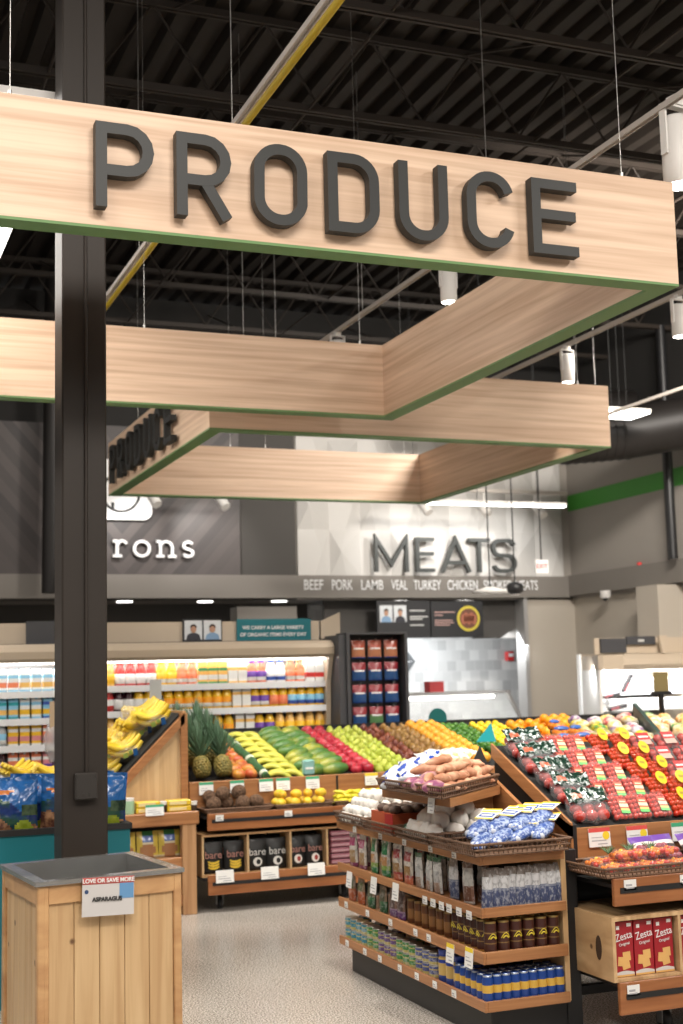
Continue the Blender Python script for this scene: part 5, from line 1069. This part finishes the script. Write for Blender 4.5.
# trays of garlic and onions
tr = [([(2.69, 6.54), (3.12, 6.54), (3.12, 6.99), (2.69, 6.99)], 'far tray heaped with small white garlic'), ([(2.66, 6.13), (3.12, 6.13), (3.12, 6.52), (2.66, 6.52)], 'tray with the red box, second from the far end'),
      ([(2.66, 5.72), (3.12, 5.72), (3.12, 6.11), (2.66, 6.11)], 'tray of large white garlic, second from the near end'), ([(2.655, 5.24), (3.145, 5.24), (3.145, 5.70), (2.655, 5.70)], 'near corner tray of blue net bags')]
for p_, l in tr: basket(p_, .814, .868, 'brown wicker tray: '+l, 'tray')
GAR = Kind(lambda: MB().lathe([(.006, -.75*.03), (.6*.03, -.9*.03), (.98*.03, -.3*.03), (.95*.03, .15*.03), (.55*.03, .7*.03), (.22*.03, .92*.03), (.12*.03, 1.08*.03)], 12).obj('garlic_bulb', mix2('garlic_skin', (.74, .70, .64), (.86, .84, .80), 30, .5)))
n = 0
for lv, (nx, ny) in enumerate(((6, 8), (5, 7), (4, 6), (3, 5))):
    for j in range(ny):
        for i in range(nx):
            if lv and 0 < i < nx-1 and 0 < j < ny-1 and lv < 2: continue
            GAR.place((2.725+.030*lv+.062*i+random.uniform(-.006, .006), 6.57+.026*lv+.053*j, 
 .842+.040*lv), 'garlic bulb, layer %s, row %s from near, %s from the aisle, far tray' % (ORD[lv], ORD[j], ORD[i]), 'garlic', 'garlic bulbs in the far tray', rot=(random.uniform(-1.2, 1.2), random.uniform(-1.2, 1.2), 0))
o = thing('red_carton', 'open red and brown produce carton on the gondola top beside the garlic', 'box', (2.80, 6.33, .822)); part(MB().box(2.70, 2.95, 6.20, 6.48, .821, .915), 'box', mat('carton_orange', (.50, .10, .04), .5), o)
part(MB().box(2.698, 2.70, 6.20, 6.30, .825, .912), 'side_print', mat('carton_deep_red', (.40, .02, .02), .5), o)
MU = Kind(lambda: tag(MB().ell((0, 0, 0), .034, .034, .024, 12, 8).obj('brown_mushroom', mix2('mushroom', (.10, .06, .045), (.22, .15, .11), 12, .6))))
for i in range(12): MU.place((2.73+.062*(i % 4), 6.235+.075*(i//4), .932), 'brown mushroom, %s row, %s from the aisle in the red carton' % (ORD[i//4], ORD[i % 4]), 'mushroom', 'brown mushrooms in the red carton')
NET = mat('green_net', (.10, .30, .20), .4, alpha=.45)
for i, (x, y) in enumerate(((2.73, 6.02), (2.86, 6.04), (2.98, 6.02))):
    o = thing('netted_garlic', 'small green net bag of garlic, %s from the aisle beside the red carton' % ORD[i], 'garlic', (x, y, .83)); mb = MB()
    for k in range(5): mb.ell((x-.02+.03*(k % 2), y-.035+.03*(k//2), .85+.012*(k % 2)), .026, .026, .022, 8, 6)
    part(mb, 'bulbs', MATS['skin_garlic_skin'] if 'skin_garlic_skin' in MATS else MATS['garlic_skin'], o); part(MB().ell((x, y, .858), .05, .062, .038, 10, 7, 0, .04), 'net', NET, o)
n = 0
for lv, (nx, ny) in enumerate(((4, 4), (3, 3), (2, 2))):
    for j in range(ny):
        for i in range(nx):
            GAR.place((2.72+.05*lv+.105*i, 5.76+.045*lv+.075*j, .865+.052*lv), 'large white garlic bulb, layer %s, row %s from near, %s from the aisle' % (ORD[lv], ORD[j], ORD[i]), 'garlic', 'large garlic bulbs', rot=(random.uniform(-.8, .8), random.uniform(-.8, .8), 0), scale=1.6)
def netbag():
    o = empty('blue_net_bag'); mb = MB()
    for k in range(10): mb.ell((-.075+.034*(k % 5), -.018+.036*(k//5), .02+.006*(k % 2)), .017, .017, .017, 8, 6)
    lpart(mb, 'bulbs', mat('blue_net_bulb', (.50, .53, .60), .5), o); lpart(MB().ell((0, 0, .022), .105, .045, .03, 16, 9, 0, .10), 'net', mix2('blue_net_weave', (.03, .08, .30), (.34, .42, .60), 70, .35, .45, .6), o)
    mb = MB(); mb.T = Matrix.Translation((.0, 0, .012)) @ Matrix.Diagonal((1.25, 1.25, 1, 1)); mb.box(.045, .125, -.036, .036, .034, .037, 0); mb.box(.045, .055, -.036, .036, .037, .0375, 1); mb.box(.112, .125, -.036, .036, .037, .0375, 1); mb.box(.065, .10, -.028, .028, .037, .0376, 2); mb.box(.076, .088, -.022, .022, .0376, .038, 0)
    lpart(mb, 'label', [CARD, CARDY, mat('label_blue', (.03, .10, .38), .4)], o); return o
NB = Kind(netbag)
for i in range(14):
    lv = i//7; q = i % 7; NB.place((2.78+.052*q+.02*lv, 5.40+.035*(q % 2)+.06*lv, .845+.042*lv+.004*q), 'blue net bag of small white bulbs with yellow label, %s layer, %s from left' % (('lower', 'upper')[lv], ORD[q]), 'net bag', 'blue net bags in the near tray', rot=(0, R(-14), R(38+random.uniform(-12, 12))))
basket([(2.585, 5.39), (3.155, 5.92), (3.155, 6.40), (2.575, 6.10)], 1.052, 1.105, 'large brown wicker tray of sweet potatoes and bagged onions on the upper shelf', 'tray')
SP = Kind(lambda: MB().tube([(0, -.075, 0), (.003, -.055, 0), (.005, -.01, .004), (.002, .04, .002), (0, .075, 0)], [.006, .018, .025, .020, .005], 10).obj('sweet_potato', mix2('sweet_potato_skin', (.45, .20, .11), (.66, .38, .24), 16, .55)))
for i in range(44):
    lv = min(3, i//14); q = i-14*lv; nr = 7 if lv < 3 else 2; u, v = q % nr, q//nr
    a_ = .10+(.085-.004*lv)*u+.03*lv; bx_, by_ = 2.62+.60*a_*1.35-.02+.055*v*-.6+.0*lv, 5.47+.60*a_*1.25+.085*v+.055*lv
    SP.place((min(bx_, 3.10), by_, 1.086+.036*lv), 'pinkish brown sweet potato, layer %s, %s row, %s from the near corner' % (ORD[lv], ('outer', 'inner')[min(v, 1)], ORD[u]), 'sweet potato', 'sweet potatoes on the upper shelf', rot=(random.uniform(-.25, .25), random.uniform(-.2, .2), R(-60+random.uniform(-55, 55))), scale=.95+random.uniform(-.1, .15))
BWB = Kind(lambda: pouch('potato_bag', .15, .19, .09, [film('bag_white', (.70, .72, .76), .25), film('bag_royal_blue', (.03, .08, .42), .25)], lambda u, v: 1 if (math.sin(u*7+v*3)+math.sin(v*11-u*4)) > .7 else 0, res=(14, 18), wr=.005, base=.5))
for i, (x, y, z) in enumerate([(2.60, 6.00, 1.075), (2.66, 5.93, 1.10), (2.64, 6.10, 1.10), (2.74, 6.06, 1.13), (2.84, 6.14, 1.15), (2.93, 6.24, 1.165), (2.80, 6.22, 1.13), (2.70, 6.16, 1.10)]):
    BWB.place((x, y, z), 'blue and white plastic bag of potatoes, %s from the aisle corner on the upper shelf' % ORD[i], 'bag', 'blue and white potato bags', rot=(R(-72), R(random.uniform(-10, 10)), R(random.uniform(-70, -20))), scale=.72)
PUB = Kind(lambda: MB().ell((0, 0, 0), .065, .045, .032, 14, 9, 0, .06).obj('onion_net_bag', mix2('onion_net', (.26, .07, .16), (.60, .34, .32), 30, .4)))
for i, (x, y) in enumerate([(2.63, 5.56), (2.63, 5.68), (2.64, 5.80), (2.70, 5.74)]): PUB.place((x, y, 1.095+.025*(i == 3)), 'purple net bag of onions, %s from the near corner of the upper tray' % ORD[i], 'net bag', 'purple onion bags', rot=(0, 0, R(20)))
OYB = Kind(lambda: pouch('yellow_onion_bag', .14, .17, .08, [mix2('onion_bag_film', (.70, .45, .15), (.82, .76, .66), 24, .3), film('onion_bag_green', (.25, .45, .25), .3), film('onion_bag_white', (.80, .78, .74), .3)], lambda u, v: (1 if .7 < v < .76 and .3 < u < .7 else (2 if (v > .62 or (.3 < v < .5 and .3 < u < .7)) else 0)), res=(10, 14), wr=.005, base=.5))
for i, (x, y, z) in enumerate([(2.72, 5.90, 1.115), (2.78, 5.98, 1.145), (2.88, 6.02, 1.175), (2.95, 6.12, 1.19), (3.04, 6.16, 1.195), (3.08, 6.28, 1.19), (2.98, 6.28, 1.175)]):
    OYB.place((x, y, z-.03), 'clear yellowish bag of onions, %s toward the back of the upper tray' % ORD[i], 'bag', 'yellowish onion bags', rot=(R(-70), R(random.uniform(-12, 12)), R(random.uniform(-60, 10))), scale=.85)
tag(MB().prism([(3.06, 1.15), (3.15, 1.15), (3.11, 1.24)], 6.02, 6.03).obj('black_wedge_card', mat('black_card', (.03, .03, .03), .5)), 'small black triangular card behind the sweet potatoes', 'card')
card('price_card', 'white card with yellow corner hanging from the upper gondola shelf', 2.63, 5.60, 1.02, .05, .09, CARDY, 'hanging cards on the gondola', rot=R(-80))

# ------------------------------------------------------------------ tomato display
TD = thing('tomato_display', 'wheeled wooden display with a steep bed of packed tomatoes at the right edge', 'display table', (4.0, 5.5, 0))
TX0, TX1, TY = 3.25, 5.2, 5.42
SL = .46; tb = lambda y: .868+SL*(y-TY)
part(MB().prism([(TX0+.02, .72), (TX1, .72), (TX1, .885), (TX0+.02, .885)], TY-.02, TY, 'y'), 'front_lip', OAK_H, TD)
part(MB().prism([(TY-.02, .72), (5.95, .80), (6.14, 1.08), (6.14, tb(6.14)+.02), (TY-.02, .90)], TX0-.0, TX0+.02, 'x'), 'side_panel', BLACK, TD)
part(MB().prism([(TY-.02, .84), (6.15, tb(6.15)-.03), (6.15, tb(6.15)+.04), (TY-.02, .91)], TX0-.012, TX0, 'x'), 'side_rail', OAK_H, TD)
part(MB().prism([(TY-.02, .72), (TY+.14, .72), (TY+.14, .95), (TY-.02, .90)], TX0-.012, TX0, 'x'), 'side_cheek', OAK_H, TD)
part(MB().prism([(TY, tb(TY)-.02), (6.20, tb(6.20)-.02), (6.20, tb(6.20)), (TY, tb(TY))], TX0+.021, TX1, 'x'), 'sloped_bed', BLACKM, TD)
rail_board(TD, 3.23, TX1, 5.05, .588, .705, 'upper_board'); rail_board(TD, 3.235, TX1, 5.05, .135, .270, 'lower_board')
part(MB().box(3.26, TX1, 5.08, 5.42, .655, .672), 'upper_shelf', BLACK, TD); part(MB().box(3.25, TX1, 5.075, 6.1, .245, .262), 'lower_shelf', BLACK, TD)
part(MB().box(3.25, 3.29, 5.50, 5.54, .12, .74), 'leg', BLACK, TD); part(MB().box(3.30, TX1, 5.52, 6.2, .28, .72), 'core', BLACKM, TD)
part(MB().box(3.25, 3.29, 6.1, 6.14, .12, .74), 'leg', BLACK, TD); part(MB().box(3.25, TX1, 5.50, 5.54, .12, .16), 'bottom_rail', BLACK, TD)
for x, y in ((3.29, 5.52), (3.58, 5.24), (3.29, 6.1), (4.9, 5.3)): caster(TD, x, y)
ZC = thing('cracker_crate', 'knotty pine crate with an oval handle hole holding the red cracker boxes', 'crate', (3.7, 5.25, .27))
part(MB().box(3.215, 4.6, 5.06, 5.50, .525, .542), 'top', PINE_Y, ZC); part(MB().box(3.215, 4.6, 5.06, 5.50, .271, .284), 'bottom', PINE_Y, ZC)
ep = part(MB().box(3.215, 3.232, 5.06, 5.50, .284, .525), 'end_panel', PINE_Y, ZC); mb = MB(); mb.T = Matrix.Translation((0, 5.17, .40)); mb.prism(arc(0, 0, .022, .052, 0, 360, 20)[:-1], 3.212, 3.2155, 'x'); part(mb, 'handle_hole', mat('hole_dark', (.05, .025, .012), .7), ep)
for x in (3.555, 3.90, 4.25): part(MB().box(x, x+.014, 5.06, 5.50, .284, .525), 'divider', PINE_Y, ZC)
ZR = mat('cracker_red', (.33, .012, .02), .35)
def zbox():
    o = empty('cracker_box'); lpart(MB().box(-.0485, .0485, 0, .06, 0, .232, bev=.002), 'carton', ZR, o)
    text('Zesta', .045, (0, -.0015, .170), WHITE, o, 'brand_lettering', ext=.0006, rot=(R(90), R(-10), 0), sx=.86); text('Original', .017, (.002, -.0015, .138), CARD, o, 'flavour_lettering', ext=.0005, rot=(R(90), R(-8), 0))
    mb = MB()
    for cx, cz, a in ((.012, .086, 4), (-.014, .066, -6), (.006, .052, 12)):
        c, s2 = math.cos(R(a)), math.sin(R(a)); k = .019; mb.prism([(cx+k*(c*u-s2*v), cz+k*(s2*u+c*v)) for u, v in ((-1, -1), (1, -1), (1, 1), (-1, 1))], -.0012-.0004*(cz < .08)-.0004*(cz < .06), 0, 'y', 0)
    lpart(mb, 'cracker_picture', mat('cracker', (.72, .42, .14), .5), o)
    mb = MB(); mb.prism([(-.048, .004)]+[(-.048+.096*k/8, .018+.008*math.sin(k/8*math.pi)) for k in range(9)]+[(.048, .004)], -.001, 0, 'y', 0); mb.box(-.048, .048, -.0012, 0, .002, .010, 1); lpart(mb, 'bottom_swoosh', [mat('swoosh_white', (.62, .60, .58), .5), mat('cracker', (.7, .4, .1))], o)
    lpart(MB().box(.018, .040, -.001, 0, .210, .224).box(-.036, -.020, -.001, 0, .200, .216), 'corner_marks', CARD, o); return o
ZB = Kind(zbox)
for i, x in enumerate((3.287, 3.39, 3.493, 3.625, 3.73)): ZB.place((x, 5.085, .2845), 'red cracker carton, %s from the left in the pine crate' % ORD[i], 'cracker box', 'red cracker cartons')
TAGK.place((3.30, 5.046, .235), 'white shelf tag on the lower board under the crackers', 'tag', 'shelf tags on the tomato display', scale=1.4)
TAGK.place((3.31, 5.046, .675), 'white shelf tag at the left end of the upper board', 'tag', 'shelf tags on the tomato display', scale=1.4); TAGK.place((3.60, 5.046, .675), 'white shelf tag farther right on the upper board', 'tag', 'shelf tags on the tomato display', scale=1.4)
for i, (x, z, tp) in enumerate(((3.385, .838, CARDR), (3.59, .835, CARDR), (3.84, .835, CARDG))): card('price_card', 'price card with %s top strip, %s on the tomato display lip' % (('red', 'red', 'green')[i], ('left', 'middle', 'right')[i]), x, 5.392, z, .115, .085, tp, 'price cards on the tomato display', yellow=i < 2)
basket([(3.185, 5.055), (4.0, 5.055), (4.0, 5.39), (3.185, 5.39)], .7055, .748, 'brown wicker tray of mixed cherry tomatoes on the upper board', 'tray')
CHT = [mat('cherry_%s' % n_, c, .22, coat=.3) for n_, c in (('red', (.50, .025, .01)), ('orange', (.70, .18, .01)), ('yellow', (.75, .40, .02)), ('dark', (.22, .03, .02)))]
HERB = mat('herb_green', (.08, .14, .06), .7, noise=.4, nscale=40)
def mixpack():
    o = empty('cherry_tomato_pack'); mb = MB()
    for k in range(24): mb.ell((-.062+.025*(k % 6), -.036+.024*(k//6), .016+.006*(k % 3)), .013, .013, .013, 8, 6, random.choice((0, 0, 1, 1, 2, 3)))
    lpart(mb, 'cherry_tomatoes', CHT, o); lpart(MB().box(-.078, .078, -.05, .05, .0, .042, bev=.008), 'clamshell', CLEAR, o); return o
MP = Kind(mixpack)
for i, (x, y, z) in enumerate([(3.34, 5.17, 0.712), (3.50, 5.17, 0.712), (3.66, 5.165, 0.712), (3.34, 5.30, 0.720), (3.50, 5.30, 0.720), (3.42, 5.22, 0.758), (3.59, 5.22, 0.758)]):
    MP.place((x, y, z), 'clear pack of mixed red and orange cherry tomatoes, %s' % ('front left', 'front middle', 'front right', 'rear left', 'rear middle', 'upper left', 'upper right')[i], 'tomato pack', 'mixed cherry tomato packs')
def herb():
    mb = MB()
    for k in range(26):
        a = random.uniform(0, 6.28); b_ = random.uniform(.2, 1.2); l_ = random.uniform(.02, .045); mb.tube([(0, 0, 0), (math.cos(a)*l_*b_*.6, math.sin(a)*l_*.6, l_*.5), (math.cos(a)*l_*b_, math.sin(a)*l_, l_*.8)], [.0022, .0025, .001], 4)
    return mb.obj('herb_sprig', HERB)
HK = Kind(herb)
for i, (x, y) in enumerate(((3.33, 5.30), (3.46, 5.33), (3.57, 5.33))): HK.place((x, y-.06, .785), 'grey-green herb sprig, %s above the cherry tomato packs' % ('left', 'middle', 'right')[i], 'herb', 'herb sprigs above the cherry tomatoes', scale=.9)
def shal():
    o = empty('shallot_bag'); mb = MB()
    for k in range(10): mb.ell((-.05+.028*(k % 4), -.02, .02+.028*(k//4)), .02, .02, .018, 8, 6)
    lpart(mb, 'shallots', mat('shallot_purple', (.26, .05, .08), .35), o); pp = pouch('clear_pouch', .14, .15, .05, [CLEAR, film('purple_header', (.14, .06, .32)), film('header_white', (.66, .60, .58))], lambda u, v: 1 if v > .78 else (2 if v > .55 else 0)); pp.parent = o; return o
SK = Kind(shal)
for i, x in enumerate((3.58, 3.70, 3.84, 3.97)): SK.place((x, 5.26+.02*(i % 2), .715), 'clear pouch of purple shallots with purple header, %s from the left' % ORD[i], 'pouch', 'shallot pouches', rot=(R(-38), 0, R(8)))
# packed tomatoes on the slope
LR_, LG, LY, LW = mat('lab_red', (.58, .07, .03), .4), mat('lab_green', (.10, .45, .10), .4), mat('lab_yellow', (.65, .45, .12), .4), mat('lab_white', (.70, .55, .38), .4)
def clam():
    o = empty('tomato_clamshell'); mb = MB()
    for k in range(20): mb.ell((-.036+.024*(k % 4), -.052+.026*(k//4), .018+.004*(k % 2)), .0145, .0145, .0145, 10, 7, 0)
    lpart(mb, 'tomatoes', [CHT[0]], o)
    lpart(MB().box(-.052, .052, -.072, .072, 0, .040, bev=.010), 'clamshell', CLEAR, o)
    mb = MB(); mb.T = Matrix.Translation((.008, -.004, 0)) @ Matrix.Rotation(R(-6), 4, 'Z') @ Matrix.Diagonal((.86, .78, 1, 1)); mb.box(-.018, .036, -.02, .050, .0405, .0415, 0); mb.box(-.018, .036, -.055, -.034, .0405, .0418, 1); mb.box(-.018, .036, -.010, .014, .0415, .042, 2); mb.box(-.018, .036, -.034, -.020, .0405, .0419, 3); mb.box(-.010, .028, .024, .034, .0415, .042, 2)
    lpart(mb, 'label', [LR_, LG, LW, LY], o); return o
def disc():
    o = empty('tomato_net_pack'); mb = MB()
    for k in range(20): mb.ell((-.036+.024*(k % 4), -.048+.025*(k//4), .022+.005*(k % 2)+.012*(1-abs(k//4-2)/2)), .0155, .0155, .0155, 10, 7, 0)
    lpart(mb, 'tomatoes', [CHT[0]], o); lpart(MB().ell((0, 0, .025), .060, .074, .042, 14, 8, 0, .03), 'net', mat('yellow_net', (.75, .38, .05), .3, alpha=.05), o)
    mb = MB(); mb.lathe([(.036, .0), (.036, .002)], 22, 0); mb.box(-.018, .018, -.006, .008, .002, .0025, 1); mb.T = Matrix.Identity(4)
    me = lpart(mb, 'round_label', [mat('disc_yellow', (.82, .56, .01), .4), mat('disc_print', (.40, .30, .02), .5)], o); me.location = (.026, .036, .064); me.rotation_euler = (R(8), R(12), 0); return o
def vinepk():
    o = empty('vine_tomato_pack'); mb = MB()
    for k in range(6): mb.ell((-.042+.042*(k % 3), -.024+.046*(k//3), .026), .025, .025, .023, 12, 8, 0)
    lpart(mb, 'tomatoes', [mat('vine_red', (.45, .03, .02), .25, coat=.3)], o); lpart(MB().box(-.072, .072, -.058, .058, 0, .054, bev=.012), 'film', CLEAR, o)
    mb = MB(); mb.box(-.03, .045, -.004, .044, .0545, .0555, 0); mb.box(-.022, .036, .008, .020, .0555, .056, 1); mb.box(-.03, .04, -.04, -.006, .0545, .0552, 2); lpart(mb, 'label', [mat('vine_lab_red', (.55, .03, .03), .4), CARD, mat('vine_lab_pink', (.60, .36, .30), .4)], o); return o
def greenbag():
    o = empty('tomato_bag'); mb = MB()
    for k in range(9): mb.ell((-.05+.05*(k % 3), -.045+.042*(k//3), .026), .026, .026, .024, 10, 7, 0)
    lpart(mb, 'tomatoes', [mat('bag_tomato', (.40, .03, .02), .3)], o)
    lpart(MB().ell((0, 0, .026), .092, .085, .040, 18, 10, 0, .09), 'glossy_film', mat('gloss_film', (.9, .92, .95), .05, alpha=.12, spec=1, coat=1), o)
    mb = MB(); nx = 12
    vs = [(-.085+.17*i/nx, -.005+.085*j/3+.004*math.sin(i*1.3), .062+.006*math.sin(i*1.9+j)) for j in range(4) for i in range(nx+1)]; fs = []; mi = []
    for j in range(3):
        for i in range(nx): a = j*(nx+1)+i; fs.append([a, a+1, a+nx+2, a+nx+1]); mi.append(1 if (j == 1 and 1 < i < 5) else (2 if (i+2*j) % 5 == 0 else 0))
    mb.add(vs, fs, mi, True); hd = lpart(mb, 'header_label', [mix2('label_glint', (.008, .028, .018), (.45, .50, .50), 48, .18, .52, .64), mix2('lab_orange_mottle', (.42, .08, .03), (.50, .40, .35), 40, .3, .5, .65), mix2('label_glint_light', (.02, .06, .04), (.60, .64, .64), 60, .15, .48, .6)], o)  # pale mottling paints glints of the glossy film into the dark label
    md = hd.modifiers.new('thick', 'SOLIDIFY'); md.thickness = .001; return o
CLK, DSK, VNK, GBK = Kind(clam), Kind(disc), Kind(vinepk), Kind(greenbag)
lean = R(24.7+24)
rowsY = [5.515, 5.66, 5.805, 5.95, 6.095]
cl_x = [(3.565, 3.675, 3.785), (3.53, 3.64, 3.755), (3.51, 3.625, 3.74), (3.50, 3.61, 3.72), (3.48, 3.585, 3.695), (3.58, 3.70)]
ds_x = [(3.895, 4.01, 4.12), (3.88, 4.0, 4.11), (3.87, 3.99), (3.86, 3.985), (3.83, 3.965), (3.82, 3.95)]
RN = ['front', 'second', 'third', 'fourth', 'fifth', 'top']
for j, y in enumerate(rowsY):
    z = tb(y)+.006
    if j < 5: GBK.place((3.40, y+.01, z+.022), 'glossy bag of tomatoes with dark green label, %s row of the left file' % RN[j], 'tomato bag', 'dark labelled tomato bags', rot=(R(38), R(random.uniform(-5, 5)), R(random.uniform(-8, 8))), scale=(1.22, 1.15, 1.1))
    for i, x in enumerate(cl_x[j]): CLK.place((x, y, z+.022), 'tomato clamshell with red and green label, %s row, %s from its left' % (RN[j], ORD[i]), 'tomato pack', 'tomato clamshells with red and green labels', rot=(lean, 0, R(random.uniform(-4, 4))))
    for i, x in enumerate(ds_x[j]): DSK.place((x, y, z+.015), 'netted tomato pack with round yellow label, %s row, %s from its left' % (RN[j], ORD[i]), 'tomato pack', 'tomato packs with round yellow labels', rot=(lean, 0, R(random.uniform(-6, 6))))
    for i in range(4):
        x0_ = ds_x[j][-1]+.135; VNK.place((x0_+.155*i, y, z+.012), 'large vine tomato pack with red and white label, %s row, %s after the yellow labels' % (RN[j], ORD[i]), 'tomato pack', 'vine tomato packs', rot=(lean-.1, 0, R(random.uniform(-5, 5))))

# ------------------------------------------------------------------ far right display of colourful bags
FD = thing('bagged_goods_display', 'sloped black display of colourful small bags behind the tomatoes', 'display table', (5.46, 7.8, 0))
FT_ = Matrix.Translation((5.46, 7.8, 0)) @ Matrix.Rotation(R(-23.7), 4, 'Z')
def G(s_, t): p = FT_ @ Vector((s_, t, 0)); return p.x, p.y
fb = lambda t: 1.045+.16*t
def fm(): m_ = MB(); m_.T = FT_; return m_
part(fm().box(-.66, 2.2, .02, 1.10, 0, .94, bev=.01), 'base', BLACK, FD); part(fm().prism([(.0, fb(0)-.09), (1.12, fb(1.12)-.09), (1.12, fb(1.12)-.06), (0, fb(0)-.06)], -.66, 2.2, 'x'), 'sloped_bed', BLACKM, FD)
part(fm().box(-.68, 2.2, -.02, .0, .8, 1.03), 'front_lip', OAK_H, FD)
part(fm().prism([(.0, .96), (1.12, 1.12), (1.12, fb(1.12)+.12), (.0, fb(0)+.075)], -.015, .015, 'x'), 'divider', mat('divider_dark_green', (.02, .05, .04), .5), FD)
part(fm().prism([(.0, .96), (1.12, 1.12), (1.12, fb(1.12)+.10), (.0, fb(0)+.07)], 1.02, 1.05, 'x'), 'divider', MATS['divider_dark_green'], FD)
def sb(nm, c1, c2, n_): return Kind(lambda: MB().ell((0, 0, 0), .062, .05, .036, 12, 8, 0, .10).obj(n_, mix2('sb_'+nm, c1, c2, 26, .3)))
KB = {'orange with blue label': None}
def obag():
    o = empty('orange_net_bag'); mb = MB()
    for k in range(6): mb.ell((-.045+.045*(k % 3), -.02+.045*(k//3), 0), .03, .03, .03, 8, 6)
    lpart(mb, 'fruit', mat('clementine', (.80, .22, .01), .4), o); lpart(MB().ell((.0, .03, .028), .07, .028, .016, 10, 6, 0, .12), 'blue_label', mat('bag_label_blue', (.05, .15, .50), .3), o); return o
OB = Kind(obag)
for i, (s_, t) in enumerate([(-.64, .12), (-.63, .38), (-.62, .64), (-.63, .9), (-.52, .25), (-.52, .52)]): OB.place((*G(s_, t), fb(t)+.0+.03*(i > 3)), 'orange net bag with blue label, %s along the left end of the bag display' % ORD[i], 'net bag', 'orange net bags with blue labels', rot=(R(15), 0, R(20+random.uniform(-30, 30))), scale=1.05)
kb = [('yellow and white', sb('yw', (.75, .50, .05), (.80, .76, .65), 'small_bag')), ('purple and white', sb('pw', (.25, .10, .30), (.78, .74, .72), 'small_bag')), ('red', sb('rw', (.65, .04, .05), (.78, .62, .55), 'small_bag')),
      ('olive green', sb('og', (.32, .30, .06), (.70, .62, .30), 'small_bag')), ('green and yellow', sb('gy', (.05, .30, .08), (.80, .65, .05), 'small_bag'))]
for j in range(9):
    for i in range(4):
        t = .06+.122*j; s_ = -.47+.125*i+random.uniform(-.02, .02); q = [0, 3, 1, 2, 0, 2, 3, 0, 1, 2, 4][(i*4+j*3+(i*j) % 3) % 11]
        kb[q][1].place((*G(s_, t), fb(t)+.0+random.uniform(0, .03)), '%s small bag, %s row from the front, %s from left' % (kb[q][0], ORD[j], ORD[i]), 'bag', 'small colourful bags', rot=(R(random.uniform(-25, 25)), R(random.uniform(-25, 25)), random.uniform(0, 3)), scale=1.12)
kc = [('pale orange', sb('po', (.80, .42, .12), (.85, .72, .50), 'small_bag')), ('yellow with green label', sb('yg', (.75, .60, .20), (.15, .40, .18), 'small_bag')), ('white and orange', sb('wo', (.82, .78, .70), (.80, .38, .08), 'small_bag'))]
for j in range(9):
    for i in range(7):
        t = .06+.122*j; s_ = .09+.125*i+random.uniform(-.02, .02); q = (i*2+j*2+(i*j) % 2) % 3; q = q if q != 1 or (i+j) % 2 == 0 else 0
        kc[q][1].place((*G(s_, t), fb(t)+.0+random.uniform(0, .03)), '%s small bag, row %s from front, %s right of divider' % (kc[q][0], ORD[j], ORD[i]), 'bag', 'orange and yellow bags right of the divider', rot=(R(random.uniform(-25, 25)), R(random.uniform(-25, 25)), random.uniform(0, 3)), scale=1.12)
o = thing('card_holder', 'brown card on a black stand above the bags at the right', 'sign', (6.30, 8.9, 1.3)); part(MB().box(6.24, 6.38, 9.03, 9.035, 1.42, 1.58), 'card', mat('brown_card', (.22, .17, .07), .5), o); part(MB().box(6.22, 6.40, 9.02, 9.05, 1.40, 1.425).box(6.29, 6.32, 9.02, 9.05, 0, 1.40), 'stand', BLACK, o)
